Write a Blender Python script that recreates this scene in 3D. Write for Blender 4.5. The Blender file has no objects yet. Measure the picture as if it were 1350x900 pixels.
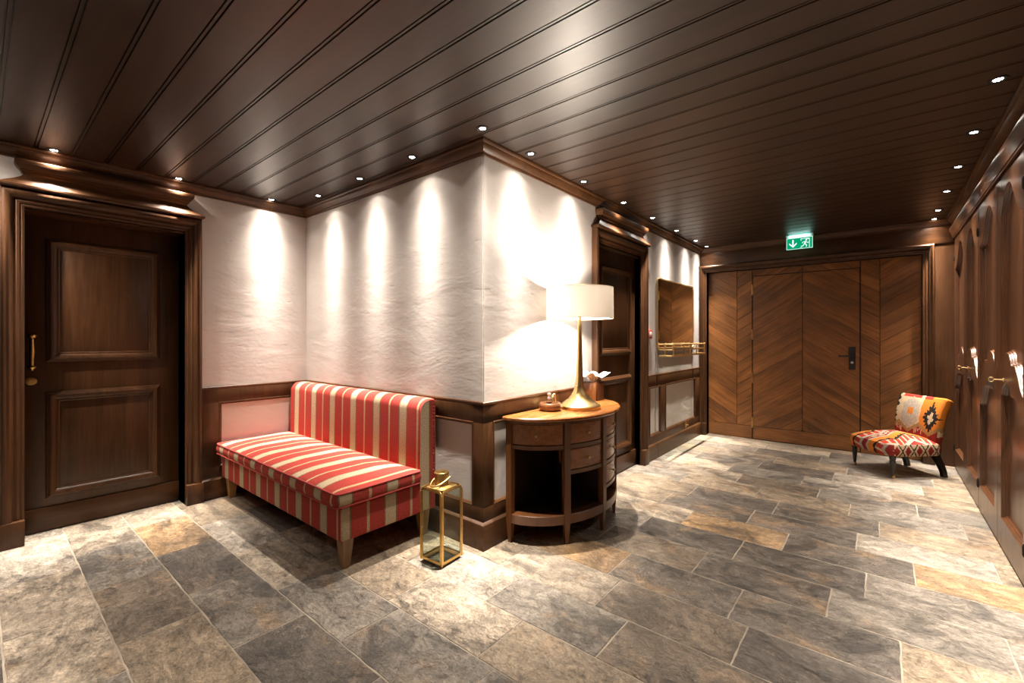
import bpy, bmesh, math, random
from math import sin, cos, pi, radians, sqrt, atan2
from mathutils import Vector, Matrix, Euler
RND = random.Random(7)
SC = bpy.context.scene
COL = SC.collection

# ------------------------------------------------------------------ layout (metres)
XL, XB, YA, YF, XR, CZ = -4.17, -1.885, 2.003, 6.29, 0.577, 2.5   # left wall, corridor wall, bench wall, far wall, wardrobe fronts, ceiling
YR = -2.6                                                        # wall behind the camera

# ------------------------------------------------------------------ helpers
def tag(o, label=None, cat=None, group=None, kind=None):
    if label: o['label'] = label
    if cat: o['category'] = cat
    if group: o['group'] = group
    if kind: o['kind'] = kind
    return o

def empty(name, loc=(0, 0, 0), rz=0.0, parent=None):
    o = bpy.data.objects.new(name, None)
    COL.objects.link(o)
    o.location = loc
    o.rotation_euler = (0, 0, rz)
    if parent: o.parent = parent
    return o

def obj(name, bm, mats, parent=None, smooth=35, recalc=True):
    if recalc:
        bmesh.ops.recalc_face_normals(bm, faces=bm.faces[:])
    if smooth:
        lim = radians(smooth)
        for f in bm.faces: f.smooth = True
        for e in bm.edges:
            if len(e.link_faces) == 2:
                e.smooth = e.calc_face_angle(0.0) < lim
            else:
                e.smooth = True
    me = bpy.data.meshes.new(name)
    bm.to_mesh(me); bm.free()
    for m in (mats if isinstance(mats, (list, tuple)) else [mats]):
        me.materials.append(m)
    o = bpy.data.objects.new(name, me)
    COL.objects.link(o)
    if parent: o.parent = parent
    return o

def B(): return bmesh.new()

def box(bm, x0, x1, y0, y1, z0, z1, bev=0.0, seg=2, mi=0, M=None):
    vs = [bm.verts.new((x, y, z)) for x in (x0, x1) for y in (y0, y1) for z in (z0, z1)]
    fs = []
    for q in ((0, 1, 3, 2), (4, 6, 7, 5), (0, 4, 5, 1), (2, 3, 7, 6), (0, 2, 6, 4), (1, 5, 7, 3)):
        f = bm.faces.new([vs[i] for i in q]); f.material_index = mi; fs.append(f)
    bmesh.ops.recalc_face_normals(bm, faces=fs)
    new = vs
    if bev > 0:
        es = list({e for f in fs for e in f.edges})
        r = bmesh.ops.bevel(bm, geom=es, offset=bev, segments=seg, profile=0.5, affect='EDGES', clamp_overlap=True)
        for f in r['faces']: f.material_index = mi
        new = list({v for f in r['faces'] for v in f.verts} | {v for v in vs if v.is_valid})
    if M is not None:
        bmesh.ops.transform(bm, matrix=M, verts=[v for v in new if v.is_valid])
    return new

def lathe(bm, prof, c=(0, 0, 0), n=48, mi=0, cap=True, M=None, a0=0.0):
    rings = []
    T = Matrix.Translation(c) @ (M if M is not None else Matrix.Identity(4))
    for r, z in prof:
        rings.append([bm.verts.new(T @ Vector((r * cos(a0 + 2 * pi * i / n), r * sin(a0 + 2 * pi * i / n), z))) for i in range(n)])
    for a, b in zip(rings, rings[1:]):
        for i in range(n):
            f = bm.faces.new((a[i], a[(i + 1) % n], b[(i + 1) % n], b[i])); f.material_index = mi
    if cap:
        for r in (rings[0], rings[-1]):
            f = bm.faces.new(r); f.material_index = mi
    return rings

def loft(bm, rings, closed=True, cap=True, mi=0):
    R = [[bm.verts.new(p) for p in r] for r in rings]
    n = len(R[0])
    for a, b in zip(R, R[1:]):
        for i in range(n if closed else n - 1):
            f = bm.faces.new((a[i], a[(i + 1) % n], b[(i + 1) % n], b[i])); f.material_index = mi
    if cap and closed:
        for r in (R[0], R[-1]):
            f = bm.faces.new(r); f.material_index = mi
    return R

def tube(bm, pts, r, n=10, closed=False, mi=0, cap=True):
    pts = [Vector(p) for p in pts]
    m = len(pts)
    rings = []
    up = None
    for i, p in enumerate(pts):
        if closed:
            t = (pts[(i + 1) % m] - pts[i - 1])
        else:
            t = pts[min(i + 1, m - 1)] - pts[max(i - 1, 0)]
        t.normalize()
        if up is None:
            up = Vector((0, 0, 1)) if abs(t.z) < 0.9 else Vector((1, 0, 0))
        u = (up - t * up.dot(t))
        if u.length < 1e-6: u = t.orthogonal()
        u.normalize(); up = u
        w = t.cross(u)
        rr = r[i] if isinstance(r, (list, tuple)) else r
        rings.append([bm.verts.new(p + (u * cos(2 * pi * k / n) + w * sin(2 * pi * k / n)) * rr) for k in range(n)])
    pairs = list(zip(rings, rings[1:])) + ([(rings[-1], rings[0])] if closed else [])
    for a, b in pairs:
        for k in range(n):
            f = bm.faces.new((a[k], a[(k + 1) % n], b[(k + 1) % n], b[k])); f.material_index = mi
    if cap and not closed:
        for rg in (rings[0], rings[-1]):
            f = bm.faces.new(rg); f.material_index = mi
    return rings

def quad(bm, pts, mi=0):
    f = bm.faces.new([bm.verts.new(p) for p in pts]); f.material_index = mi
    return f

def strip(bm, lines, mi=0, closed_profile=False):
    """lines: list of polylines (one per profile point) -> faces between neighbours"""
    V = [[bm.verts.new(p) for p in l] for l in lines]
    pr = list(zip(V, V[1:])) + ([(V[-1], V[0])] if closed_profile else [])
    for a, b in pr:
        for i in range(len(a) - 1):
            f = bm.faces.new((a[i], a[i + 1], b[i + 1], b[i])); f.material_index = mi
    return V

# wall frames: (s, out, z) -> world
def FL(s, o, z): return (XL + o, s, z)          # left wall, s = y
def FB(s, o, z): return (XB + o, s, z)          # corridor wall, s = y
def FA(s, o, z): return (s, YA - o, z)          # bench wall, s = x
def FF(s, o, z): return (s, YF - o, z)          # far wall, s = x
def FR(s, o, z): return (XR - o, s, z)          # wardrobe side, s = y

def fbox(bm, F, s0, s1, o0, o1, z0, z1, bev=0.003, mi=0):
    a = F(s0, o0, z0); b = F(s1, o1, z1)
    return box(bm, min(a[0], b[0]), max(a[0], b[0]), min(a[1], b[1]), max(a[1], b[1]), min(a[2], b[2]), max(a[2], b[2]), bev, 2, mi)

def casing(bm, F, s0, s1, zt, prof, zb=0.0):
    """mitred three-sided casing about an opening; prof = [(w, out)]"""
    lines = []
    for w, o in prof:
        lines.append([F(s0 - w, o, zb), F(s0 - w, o, zt + w), F(s1 + w, o, zt + w), F(s1 + w, o, zb)])
    strip(bm, lines)

def frame_rect(bm, F, s0, s1, z0, z1, prof, o0=0.0):
    """mitred closed moulding; w grows outwards from the rectangle"""
    lines = []
    for w, o in prof:
        q = [F(s0 - w, o0 + o, z0 - w), F(s1 + w, o0 + o, z0 - w), F(s1 + w, o0 + o, z1 + w), F(s0 - w, o0 + o, z1 + w)]
        lines.append(q + [q[0]])
    V = strip(bm, lines)
    bmesh.ops.remove_doubles(bm, verts=[v for l in V for v in l], dist=1e-6)

def run(bm, path, prof):
    """profile [(out, z)] swept along a mitred horizontal path of (x, y); out is to the LEFT of travel"""
    n = len(path)
    P = [Vector(p) for p in path]
    lines = []
    for o, z in prof:
        l = []
        for i in range(n):
            d0 = (P[i] - P[i - 1]).normalized() if i else None
            d1 = (P[i + 1] - P[i]).normalized() if i < n - 1 else None
            nn = []
            for d in (d0, d1):
                if d is not None: nn.append(Vector((-d.y, d.x)))
            if len(nn) == 2:
                m = (nn[0] + nn[1]); m = m / m.dot(nn[0])
            else: m = nn[0]
            q = P[i] + m * o
            l.append((q.x, q.y, z))
        lines.append(l)
    strip(bm, lines)

def smoothcurve(keys, n):
    """Catmull-Rom through (t, z) keys, sampled evenly in t"""
    ts = [k[0] for k in keys]; out = []
    for i in range(n + 1):
        t = ts[0] + (ts[-1] - ts[0]) * i / n
        j = max(0, min(len(ts) - 2, next((k for k in range(len(ts) - 1) if t <= ts[k + 1] + 1e-9), len(ts) - 2)))
        p1, p2 = keys[j], keys[j + 1]
        p0 = keys[j - 1] if j else p1; p3 = keys[j + 2] if j + 2 < len(keys) else p2
        u = (t - p1[0]) / (p2[0] - p1[0])
        m1 = (p2[1] - p0[1]) / max(p2[0] - p0[0], 1e-6) * (p2[0] - p1[0])
        m2 = (p3[1] - p1[1]) / max(p3[0] - p1[0], 1e-6) * (p2[0] - p1[0])
        z = (2 * u ** 3 - 3 * u ** 2 + 1) * p1[1] + (u ** 3 - 2 * u ** 2 + u) * m1 + (-2 * u ** 3 + 3 * u ** 2) * p2[1] + (u ** 3 - u ** 2) * m2
        out.append((t, z))
    return out

# ------------------------------------------------------------------ materials
def newmat(name):
    m = bpy.data.materials.new(name); m.use_nodes = True
    nt = m.node_tree
    b = nt.nodes['Principled BSDF']
    return m, nt, b

def nd(nt, typ, **kw):
    n = nt.nodes.new(typ)
    for k, v in kw.items():
        if k in ('inp',):
            for a, c in v.items(): n.inputs[a].default_value = c
        else: setattr(n, k, v)
    return n

def lk(nt, a, b): nt.links.new(a, b)

def ramp(nt, fac, stops, interp='LINEAR'):
    r = nt.nodes.new('ShaderNodeValToRGB')
    r.color_ramp.interpolation = interp
    e = r.color_ramp.elements
    while len(e) < len(stops): e.new(0.5)
    for i, (p, c) in enumerate(stops):
        e[i].position = p
        e[i].color = (c, c, c, 1) if isinstance(c, (int, float)) else (*c, 1)
    if fac is not None: lk(nt, fac, r.inputs[0])
    return r.outputs[0]

def math_(nt, op, a, b=None, c=None):
    n = nt.nodes.new('ShaderNodeMath'); n.operation = op
    for i, v in enumerate((a, b, c)):
        if v is None: continue
        if isinstance(v, (int, float)): n.inputs[i].default_value = v
        else: lk(nt, v, n.inputs[i])
    return n.outputs[0]

def mix(nt, fac, a, b, mode='MIX'):
    n = nt.nodes.new('ShaderNodeMix'); n.data_type = 'RGBA'; n.blend_type = mode
    for i, v in ((0, fac), (6, a), (7, b)):
        if isinstance(v, (int, float)): n.inputs[i].default_value = v
        elif isinstance(v, tuple): n.inputs[i].default_value = (*v, 1)
        else: lk(nt, v, n.inputs[i])
    return n.outputs[2]

def plain(name, col, rough=0.5, metal=0.0, bump=0.0, bscale=60.0, coat=0.0, var=0.0, vscale=8.0):
    m, nt, b = newmat(name)
    b.inputs['Base Color'].default_value = (*col, 1)
    b.inputs['Roughness'].default_value = rough
    b.inputs['Metallic'].default_value = metal
    if coat:
        b.inputs['Coat Weight'].default_value = coat; b.inputs['Coat Roughness'].default_value = 0.15
    tc = nd(nt, 'ShaderNodeTexCoord')
    if var:
        n = nd(nt, 'ShaderNodeTexNoise', inp={'Scale': vscale, 'Detail': 6.0, 'Roughness': 0.6}); lk(nt, tc.outputs['Object'], n.inputs['Vector'])
        f = ramp(nt, n.outputs['Fac'], [(0.3, tuple(c * (1 - var) for c in col)), (0.7, tuple(min(1, c * (1 + var)) for c in col))])
        lk(nt, f, b.inputs['Base Color'])
        rr = math_(nt, 'MULTIPLY_ADD', n.outputs['Fac'], 0.3, rough - 0.15); lk(nt, rr, b.inputs['Roughness'])
    if bump:
        n2 = nd(nt, 'ShaderNodeTexNoise', inp={'Scale': bscale, 'Detail': 4.0}); lk(nt, tc.outputs['Object'], n2.inputs['Vector'])
        bp = nd(nt, 'ShaderNodeBump', inp={'Strength': bump, 'Distance': 0.002}); lk(nt, n2.outputs['Fac'], bp.inputs['Height'])
        lk(nt, bp.outputs[0], b.inputs['Normal'])
    return m

def wood(name, dark, light, axis='z', rough=0.38, src='obj', knots=0.3, wear=0.15, coat=0.25, gs=1.0, boardvar=0.0, spec=0.5, coatr=0.28):
    """stained timber; grain runs along axis (object coords) or along U (src='uv')"""
    m, nt, b = newmat(name)
    tc = nd(nt, 'ShaderNodeTexCoord')
    mp = nd(nt, 'ShaderNodeMapping')
    lk(nt, tc.outputs['UV' if src == 'uv' else 'Object'], mp.inputs['Vector'])
    ax = {'x': (0.07, 1, 1), 'y': (1, 0.07, 1), 'z': (1, 1, 0.07)}[axis]
    mp.inputs['Scale'].default_value = ax
    at = nd(nt, 'ShaderNodeAttribute', attribute_name='board')
    off = nd(nt, 'ShaderNodeVectorMath', operation='SCALE'); lk(nt, at.outputs['Vector'], off.inputs[0]); off.inputs['Scale'].default_value = 23.0
    ad = nd(nt, 'ShaderNodeVectorMath', operation='ADD'); lk(nt, mp.outputs[0], ad.inputs[0]); lk(nt, off.outputs[0], ad.inputs[1])
    v = ad.outputs[0]
    n1 = nd(nt, 'ShaderNodeTexNoise', inp={'Scale': 9.0 * gs, 'Detail': 5.0, 'Roughness': 0.6, 'Distortion': 0.7}); lk(nt, v, n1.inputs['Vector'])
    n2 = nd(nt, 'ShaderNodeTexNoise', inp={'Scale': 70.0 * gs, 'Detail': 4.0, 'Roughness': 0.65}); lk(nt, v, n2.inputs['Vector'])
    n3 = nd(nt, 'ShaderNodeTexNoise', inp={'Scale': 2.6, 'Detail': 3.0})
    lk(nt, tc.outputs['UV' if src == 'uv' else 'Object'], n3.inputs['Vector'])
    f = math_(nt, 'MULTIPLY_ADD', n2.outputs['Fac'], 0.45, math_(nt, 'MULTIPLY', n1.outputs['Fac'], 0.55))
    mid = tuple((a + c) / 2 for a, c in zip(dark, light))
    c = ramp(nt, f, [(0.36, dark), (0.5, mid), (0.64, light)])
    # cloudy stain variation
    cl = ramp(nt, n3.outputs['Fac'], [(0.3, 1 - wear), (0.7, 1 + wear)])
    c = mix(nt, 1.0, c, cl, 'MULTIPLY')
    if knots:
        kv = nd(nt, 'ShaderNodeMapping'); kv.inputs['Scale'].default_value = {'x': (0.35, 1, 1), 'y': (1, 0.35, 1), 'z': (1, 1, 0.35)}[axis]
        lk(nt, tc.outputs['UV' if src == 'uv' else 'Object'], kv.inputs['Vector'])
        kk = nd(nt, 'ShaderNodeVectorMath', operation='ADD'); lk(nt, kv.outputs[0], kk.inputs[0]); lk(nt, off.outputs[0], kk.inputs[1])
        vo = nd(nt, 'ShaderNodeTexVoronoi', inp={'Scale': 4.5}); lk(nt, kk.outputs[0], vo.inputs['Vector'])
        kf = ramp(nt, vo.outputs['Distance'], [(0.02, 1.0), (0.10, 0.0)])
        c = mix(nt, math_(nt, 'MULTIPLY', kf, knots), c, tuple(x * 0.35 for x in dark))
    if boardvar:
        bv = math_(nt, 'MULTIPLY_ADD', at.outputs['Fac'], 2 * boardvar, 1 - boardvar)
        vec = nd(nt, 'ShaderNodeCombineColor'); [lk(nt, bv, vec.inputs[i]) for i in range(3)]
        c = mix(nt, 1.0, c, vec.outputs[0], 'MULTIPLY')
    lk(nt, c, b.inputs['Base Color'])
    lk(nt, math_(nt, 'MULTIPLY_ADD', n2.outputs['Fac'], 0.25, rough - 0.12), b.inputs['Roughness'])
    b.inputs['Specular IOR Level'].default_value = spec
    b.inputs['Coat Weight'].default_value = coat; b.inputs['Coat Roughness'].default_value = coatr
    bp = nd(nt, 'ShaderNodeBump', inp={'Strength': 0.25, 'Distance': 0.0015}); lk(nt, f, bp.inputs['Height']); lk(nt, bp.outputs[0], b.inputs['Normal'])
    return m

def plaster(name, col, bump=0.16):
    m, nt, b = newmat(name)
    tc = nd(nt, 'ShaderNodeTexCoord')
    mp = nd(nt, 'ShaderNodeMapping'); mp.inputs['Scale'].default_value = (1, 1, 2.2); lk(nt, tc.outputs['Object'], mp.inputs['Vector'])
    n1 = nd(nt, 'ShaderNodeTexNoise', inp={'Scale': 2.2, 'Detail': 7.0, 'Roughness': 0.55, 'Distortion': 0.5}); lk(nt, mp.outputs[0], n1.inputs['Vector'])
    n2 = nd(nt, 'ShaderNodeTexNoise', inp={'Scale': 26.0, 'Detail': 5.0, 'Roughness': 0.6}); lk(nt, mp.outputs[0], n2.inputs['Vector'])
    n3 = nd(nt, 'ShaderNodeTexNoise', inp={'Scale': 9.0, 'Detail': 2.0}); lk(nt, mp.outputs[0], n3.inputs['Vector'])
    pit = ramp(nt, n3.outputs['Fac'], [(0.27, 0.0), (0.33, 1.0)])
    h = math_(nt, 'ADD', math_(nt, 'MULTIPLY', n1.outputs['Fac'], 3.0), math_(nt, 'MULTIPLY_ADD', n2.outputs['Fac'], 0.35, math_(nt, 'MULTIPLY', pit, 0.25)))
    bp = nd(nt, 'ShaderNodeBump', inp={'Strength': bump, 'Distance': 0.012}); lk(nt, h, bp.inputs['Height']); lk(nt, bp.outputs[0], b.inputs['Normal'])
    c = ramp(nt, n1.outputs['Fac'], [(0.3, tuple(x * 0.93 for x in col)), (0.7, col)])
    c = mix(nt, 1.0, c, ramp(nt, pit, [(0, 0.9), (1, 1.0)]), 'MULTIPLY')
    lk(nt, c, b.inputs['Base Color']); b.inputs['Roughness'].default_value = 0.75
    b.inputs['Specular IOR Level'].default_value = 0.3
    return m

def emis(name, col, s):
    m = bpy.data.materials.new(name); m.use_nodes = True; nt = m.node_tree
    nt.nodes.clear()
    e = nd(nt, 'ShaderNodeEmission'); e.inputs[0].default_value = (*col, 1); e.inputs[1].default_value = s
    o = nd(nt, 'ShaderNodeOutputMaterial'); lk(nt, e.outputs[0], o.inputs[0])
    return m

def clear_glass(name, tint=(0.95, 0.97, 0.95)):
    m = bpy.data.materials.new(name); m.use_nodes = True; nt = m.node_tree; nt.nodes.clear()
    t = nd(nt, 'ShaderNodeBsdfTransparent'); t.inputs[0].default_value = (*tint, 1)
    g = nd(nt, 'ShaderNodeBsdfGlossy'); g.inputs['Roughness'].default_value = 0.02
    fr = nd(nt, 'ShaderNodeFresnel'); fr.inputs[0].default_value = 1.45
    ge = nd(nt, 'ShaderNodeNewGeometry'); fx = math_(nt, 'MULTIPLY', fr.outputs[0], math_(nt, 'SUBTRACT', 1.0, ge.outputs['Backfacing']))
    mx = nd(nt, 'ShaderNodeMixShader'); lk(nt, fx, mx.inputs[0]); lk(nt, t.outputs[0], mx.inputs[1]); lk(nt, g.outputs[0], mx.inputs[2])
    o = nd(nt, 'ShaderNodeOutputMaterial'); lk(nt, mx.outputs[0], o.inputs[0])
    return m

def slate():
    m, nt, b = newmat('slate_tiles')
    tc = nd(nt, 'ShaderNodeTexCoord')
    at = nd(nt, 'ShaderNodeAttribute', attribute_name='board')     # random per tile
    tint = nd(nt, 'ShaderNodeAttribute', attribute_name='tint')    # stone colour per tile
    off = nd(nt, 'ShaderNodeVectorMath', operation='SCALE'); lk(nt, at.outputs['Vector'], off.inputs[0]); off.inputs['Scale'].default_value = 31.0
    ad = nd(nt, 'ShaderNodeVectorMath', operation='ADD'); lk(nt, tc.outputs['Object'], ad.inputs[0]); lk(nt, off.outputs[0], ad.inputs[1])
    mp = nd(nt, 'ShaderNodeMapping'); lk(nt, ad.outputs[0], mp.inputs['Vector'])
    mp.inputs['Rotation'].default_value = (0, 0, 0.35); mp.inputs['Scale'].default_value = (1.0, 1.35, 1)
    mp2 = nd(nt, 'ShaderNodeMapping'); lk(nt, ad.outputs[0], mp2.inputs['Vector']); mp2.inputs['Rotation'].default_value = (0, 0, 0.2); mp2.inputs['Scale'].default_value = (0.35, 1.5, 1)
    def noise(s, d, r, dist, vec=mp.outputs[0]):
        n = nd(nt, 'ShaderNodeTexNoise', inp={'Scale': s, 'Detail': d, 'Roughness': r, 'Distortion': dist}); lk(nt, vec, n.inputs['Vector']); return n.outputs['Fac']
    big = noise(2.6, 8, 0.62, 1.1)
    mid = noise(8.0, 8, 0.68, 1.4)
    fine = noise(42.0, 6, 0.7, 0.4)
    stain = noise(3.1, 4, 0.6, 0.8, ad.outputs[0])
    # colour: tile tint fading into common grey, layered mottling, rusty clouds, dark smears, pale cleft veins
    speck = noise(95.0, 3, 0.6, 0.2)
    band = noise(15.0, 5, 0.62, 0.9, mp2.outputs[0])
    tf = ramp(nt, stain, [(0.40, 1.0), (0.62, 0.55)])
    c = mix(nt, tf, (0.165, 0.140, 0.112), tint.outputs['Color'])
    f = math_(nt, 'ADD', math_(nt, 'MULTIPLY_ADD', mid, 0.28, math_(nt, 'MULTIPLY', band, 0.09)), math_(nt, 'MULTIPLY_ADD', fine, 0.21, math_(nt, 'MULTIPLY_ADD', speck, 0.18, math_(nt, 'MULTIPLY', big, 0.24))))
    mott = ramp(nt, f, [(0.39, 0.16), (0.46, 0.66), (0.52, 1.22), (0.61, 2.3)])
    c = mix(nt, 1.0, c, mott, 'MULTIPLY')
    c = mix(nt, math_(nt, 'MULTIPLY', ramp(nt, stain, [(0.55, 0.0), (0.70, 1.0)]), 0.5), c, mix(nt, 1.0, mott, (0.33, 0.205, 0.105), 'MULTIPLY'))
    c = mix(nt, math_(nt, 'MULTIPLY', ramp(nt, big, [(0.34, 1.0), (0.45, 0.0)]), 0.55), c, (0.060, 0.054, 0.047))
    v1 = math_(nt, 'ABSOLUTE', math_(nt, 'SUBTRACT', big, 0.506))
    vein = ramp(nt, v1, [(0.0, 1.0), (0.005, 0.0)])
    vm = ramp(nt, noise(2.3, 2, 0.5, 0, ad.outputs[0]), [(0.44, 0.0), (0.50, 1.0)])
    c = mix(nt, math_(nt, 'MULTIPLY', math_(nt, 'MULTIPLY', vein, vm), 0.75), c, (0.48, 0.41, 0.33))
    v2 = ramp(nt, math_(nt, 'ABSOLUTE', math_(nt, 'SUBTRACT', mid, 0.47)), [(0.0, 1.0), (0.010, 0.0)])
    vm2 = ramp(nt, noise(1.7, 2, 0.5, 0.3, ad.outputs[0]), [(0.52, 0.0), (0.58, 1.0)])
    c = mix(nt, math_(nt, 'MULTIPLY', math_(nt, 'MULTIPLY', v2, vm2), 0.7), c, (0.045, 0.038, 0.031))
    lk(nt, c, b.inputs['Base Color'])
    lk(nt, math_(nt, 'MULTIPLY_ADD', fine, 0.35, 0.24), b.inputs['Roughness'])
    step = ramp(nt, big, [(0.40, 0.0), (0.42, 0.3), (0.50, 0.34), (0.512, 0.66), (0.6, 0.7), (0.61, 1.0)])
    h = math_(nt, 'ADD', math_(nt, 'MULTIPLY', step, 0.9), math_(nt, 'ADD', math_(nt, 'MULTIPLY_ADD', mid, 0.8, math_(nt, 'MULTIPLY', band, 0.7)), math_(nt, 'MULTIPLY_ADD', fine, 0.5, math_(nt, 'MULTIPLY', speck, 0.2))))
    bp = nd(nt, 'ShaderNodeBump', inp={'Strength': 0.9, 'Distance': 0.010}); lk(nt, h, bp.inputs['Height']); lk(nt, bp.outputs[0], b.inputs['Normal'])
    b.inputs['Specular IOR Level'].default_value = 0.5
    return m

def stripes():
    m, nt, b = newmat('striped_fabric')
    uv = nd(nt, 'ShaderNodeUVMap'); uv.uv_map = 'UVMap'
    sp = nd(nt, 'ShaderNodeSeparateXYZ'); lk(nt, uv.outputs[0], sp.inputs[0])
    wn = nd(nt, 'ShaderNodeTexNoise', inp={'Scale': 260.0, 'Detail': 2.0}); lk(nt, uv.outputs[0], wn.inputs['Vector'])
    u = math_(nt, 'MULTIPLY_ADD', math_(nt, 'SUBTRACT', wn.outputs['Fac'], 0.5), 0.006, sp.outputs[0])
    p = math_(nt, 'FRACT', math_(nt, 'MULTIPLY_ADD', u, 1 / 0.307, 0.5 + 3.085 / 0.307 + 20))
    red, be, ol = (0.40, 0.050, 0.038), (0.56, 0.44, 0.29), (0.21, 0.155, 0.075)
    th = (0.50, 0.36, 0.20)
    c = ramp(nt, p, [(0.0, th), (0.028, red), (0.352, ol), (0.382, be), (0.618, ol), (0.648, red), (0.972, th)], 'CONSTANT')
    # woven speckle: rows of dark weft ticks in the pale bands, slubs in the red
    v = math_(nt, 'FRACT', math_(nt, 'MULTIPLY', sp.outputs[1], 115.0))
    uu = math_(nt, 'FRACT', math_(nt, 'MULTIPLY', sp.outputs[0], 115.0))
    tick = math_(nt, 'MULTIPLY', ramp(nt, v, [(0, 1.0), (0.45, 0.0)], 'CONSTANT'), ramp(nt, uu, [(0, 1.0), (0.5, 0.0)], 'CONSTANT'))
    pale = ramp(nt, p, [(0, 0.0), (0.352, 0.62), (0.648, 0.0)], 'CONSTANT')
    c = mix(nt, math_(nt, 'MULTIPLY', tick, pale), c, (0.13, 0.105, 0.065))
    sl = nd(nt, 'ShaderNodeTexNoise', inp={'Scale': 120.0, 'Detail': 3.0}); lk(nt, uv.outputs[0], sl.inputs['Vector'])
    c = mix(nt, 1.0, c, ramp(nt, sl.outputs['Fac'], [(0.3, 0.72), (0.7, 1.2)]), 'MULTIPLY')
    lk(nt, c, b.inputs['Base Color'])
    b.inputs['Roughness'].default_value = 0.85
    b.inputs['Specular IOR Level'].default_value = 0.2
    w1 = math_(nt, 'SINE', math_(nt, 'MULTIPLY', sp.outputs[0], 1900.0)); w2 = math_(nt, 'SINE', math_(nt, 'MULTIPLY', sp.outputs[1], 1500.0))
    bp = nd(nt, 'ShaderNodeBump', inp={'Strength': 0.35, 'Distance': 0.002})
    lk(nt, math_(nt, 'ADD', math_(nt, 'MULTIPLY', w1, w2), sl.outputs['Fac']), bp.inputs['Height']); lk(nt, bp.outputs[0], b.inputs['Normal'])
    return m

def kilim():
    m, nt, b = newmat('kilim_fabric')
    a = nd(nt, 'ShaderNodeAttribute', attribute_name='pattern')
    tc = nd(nt, 'ShaderNodeTexCoord')
    n = nd(nt, 'ShaderNodeTexNoise', inp={'Scale': 150.0, 'Detail': 3.0}); lk(nt, tc.outputs['Object'], n.inputs['Vector'])
    c = mix(nt, 1.0, a.outputs['Color'], ramp(nt, n.outputs['Fac'], [(0.3, 0.75), (0.7, 1.2)]), 'MULTIPLY')
    lk(nt, c, b.inputs['Base Color']); b.inputs['Roughness'].default_value = 0.85; b.inputs['Specular IOR Level'].default_value = 0.2
    bp = nd(nt, 'ShaderNodeBump', inp={'Strength': 0.4, 'Distance': 0.002}); lk(nt, n.outputs['Fac'], bp.inputs['Height']); lk(nt, bp.outputs[0], b.inputs['Normal'])
    return m

DK, LT = (0.036, 0.0145, 0.0050), (0.084, 0.0345, 0.0120)          # dark stained spruce
M = {}
for a in 'xyz':
    M['wood_' + a] = wood('dark_stained_wood_' + a, DK, LT, a, rough=0.40, knots=0.25, coat=0.12, spec=0.28)
M['ceil'] = wood('ceiling_boards', (0.015, 0.0070, 0.0033), (0.036, 0.0172, 0.0084), 'x', rough=0.42, knots=0.7, coat=0.18, boardvar=0.25, spec=0.40, coatr=0.36)
M['ward_z'] = wood('wardrobe_wood_z', (0.046, 0.0155, 0.0042), (0.108, 0.0380, 0.0105), 'z', rough=0.38, knots=0.0, coat=0.35, coatr=0.25)
M['ward_y'] = wood('wardrobe_wood_y', (0.046, 0.0155, 0.0042), (0.108, 0.0380, 0.0105), 'y', rough=0.38, knots=0.0, coat=0.35, coatr=0.25)
M['chev'] = wood('chevron_boards', (0.100, 0.0365, 0.0090), (0.31, 0.122, 0.031), 'x', rough=0.45, src='uv', knots=0.6, boardvar=0.32, wear=0.3, coat=0.1)
M['cherry'] = wood('cherry_veneer', (0.20, 0.068, 0.015), (0.32, 0.115, 0.027), 'y', rough=0.28, knots=0.0, coat=0.4, wear=0.1, gs=0.6)
M['cherry_z'] = wood('cherry_solid', (0.082, 0.030, 0.0095), (0.165, 0.063, 0.0195), 'z', rough=0.32, knots=0.0, coat=0.35, wear=0.1)
M['console_in'] = wood('console_interior', (0.016, 0.008, 0.0045), (0.036, 0.018, 0.009), 'z', rough=0.4, knots=0.0)
M['leg'] = wood('beech_leg', (0.20, 0.10, 0.035), (0.36, 0.20, 0.08), 'z', rough=0.4, knots=0.0)
M['plaster'] = plaster('limewashed_plaster', (0.57, 0.53, 0.495))
M['slate'] = slate()
M['grout'] = plain('grout', (0.36, 0.31, 0.245), 0.85, bump=0.3, bscale=200, var=0.45, vscale=3)
M['stripe'] = stripes()
M['piping'] = plain('red_piping', (0.40, 0.05, 0.04), 0.8)
M['kilim'] = kilim()
M['brass'] = plain('aged_brass', (0.62, 0.40, 0.14), 0.32, 1.0, var=0.25, vscale=14, bump=0.15, bscale=40)
M['brass_lamp'] = plain('brushed_brass', (0.72, 0.50, 0.22), 0.30, 1.0, var=0.12, vscale=10)
M['brass_bright'] = plain('polished_brass', (0.88, 0.64, 0.30), 0.34, 1.0)
M['bronze'] = plain('bronze_nail', (0.20, 0.12, 0.05), 0.45, 0.9)
M['iron'] = plain('black_iron', (0.012, 0.011, 0.010), 0.5, 0.3)
M['blackwood'] = plain('ebonised_wood', (0.010, 0.007, 0.006), 0.35)
M['black'] = plain('black_metal', (0.006, 0.006, 0.007), 0.4)
M['steel'] = plain('steel', (0.7, 0.7, 0.7), 0.3, 1.0)
M['glass'] = clear_glass('clear_glass', (0.90, 0.93, 0.90))
M['mirror'] = plain('mirror_glass', (0.86, 0.86, 0.84), 0.015, 1.0)
M['gap'] = plain('shadow_gap', (0.01, 0.007, 0.005), 0.9)
M['paper'] = plain('white_tissue', (0.9, 0.9, 0.9), 0.8)
M['red_plastic'] = plain('red_plastic', (0.55, 0.05, 0.03), 0.35)
M['white_plastic'] = plain('white_plastic', (0.75, 0.75, 0.75), 0.4)
M['lens'] = emis('downlight_lens', (1.0, 0.90, 0.78), 90.0)
M['exit_green'] = emis('exit_green', (0.0, 0.30, 0.13), 1.1)
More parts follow.
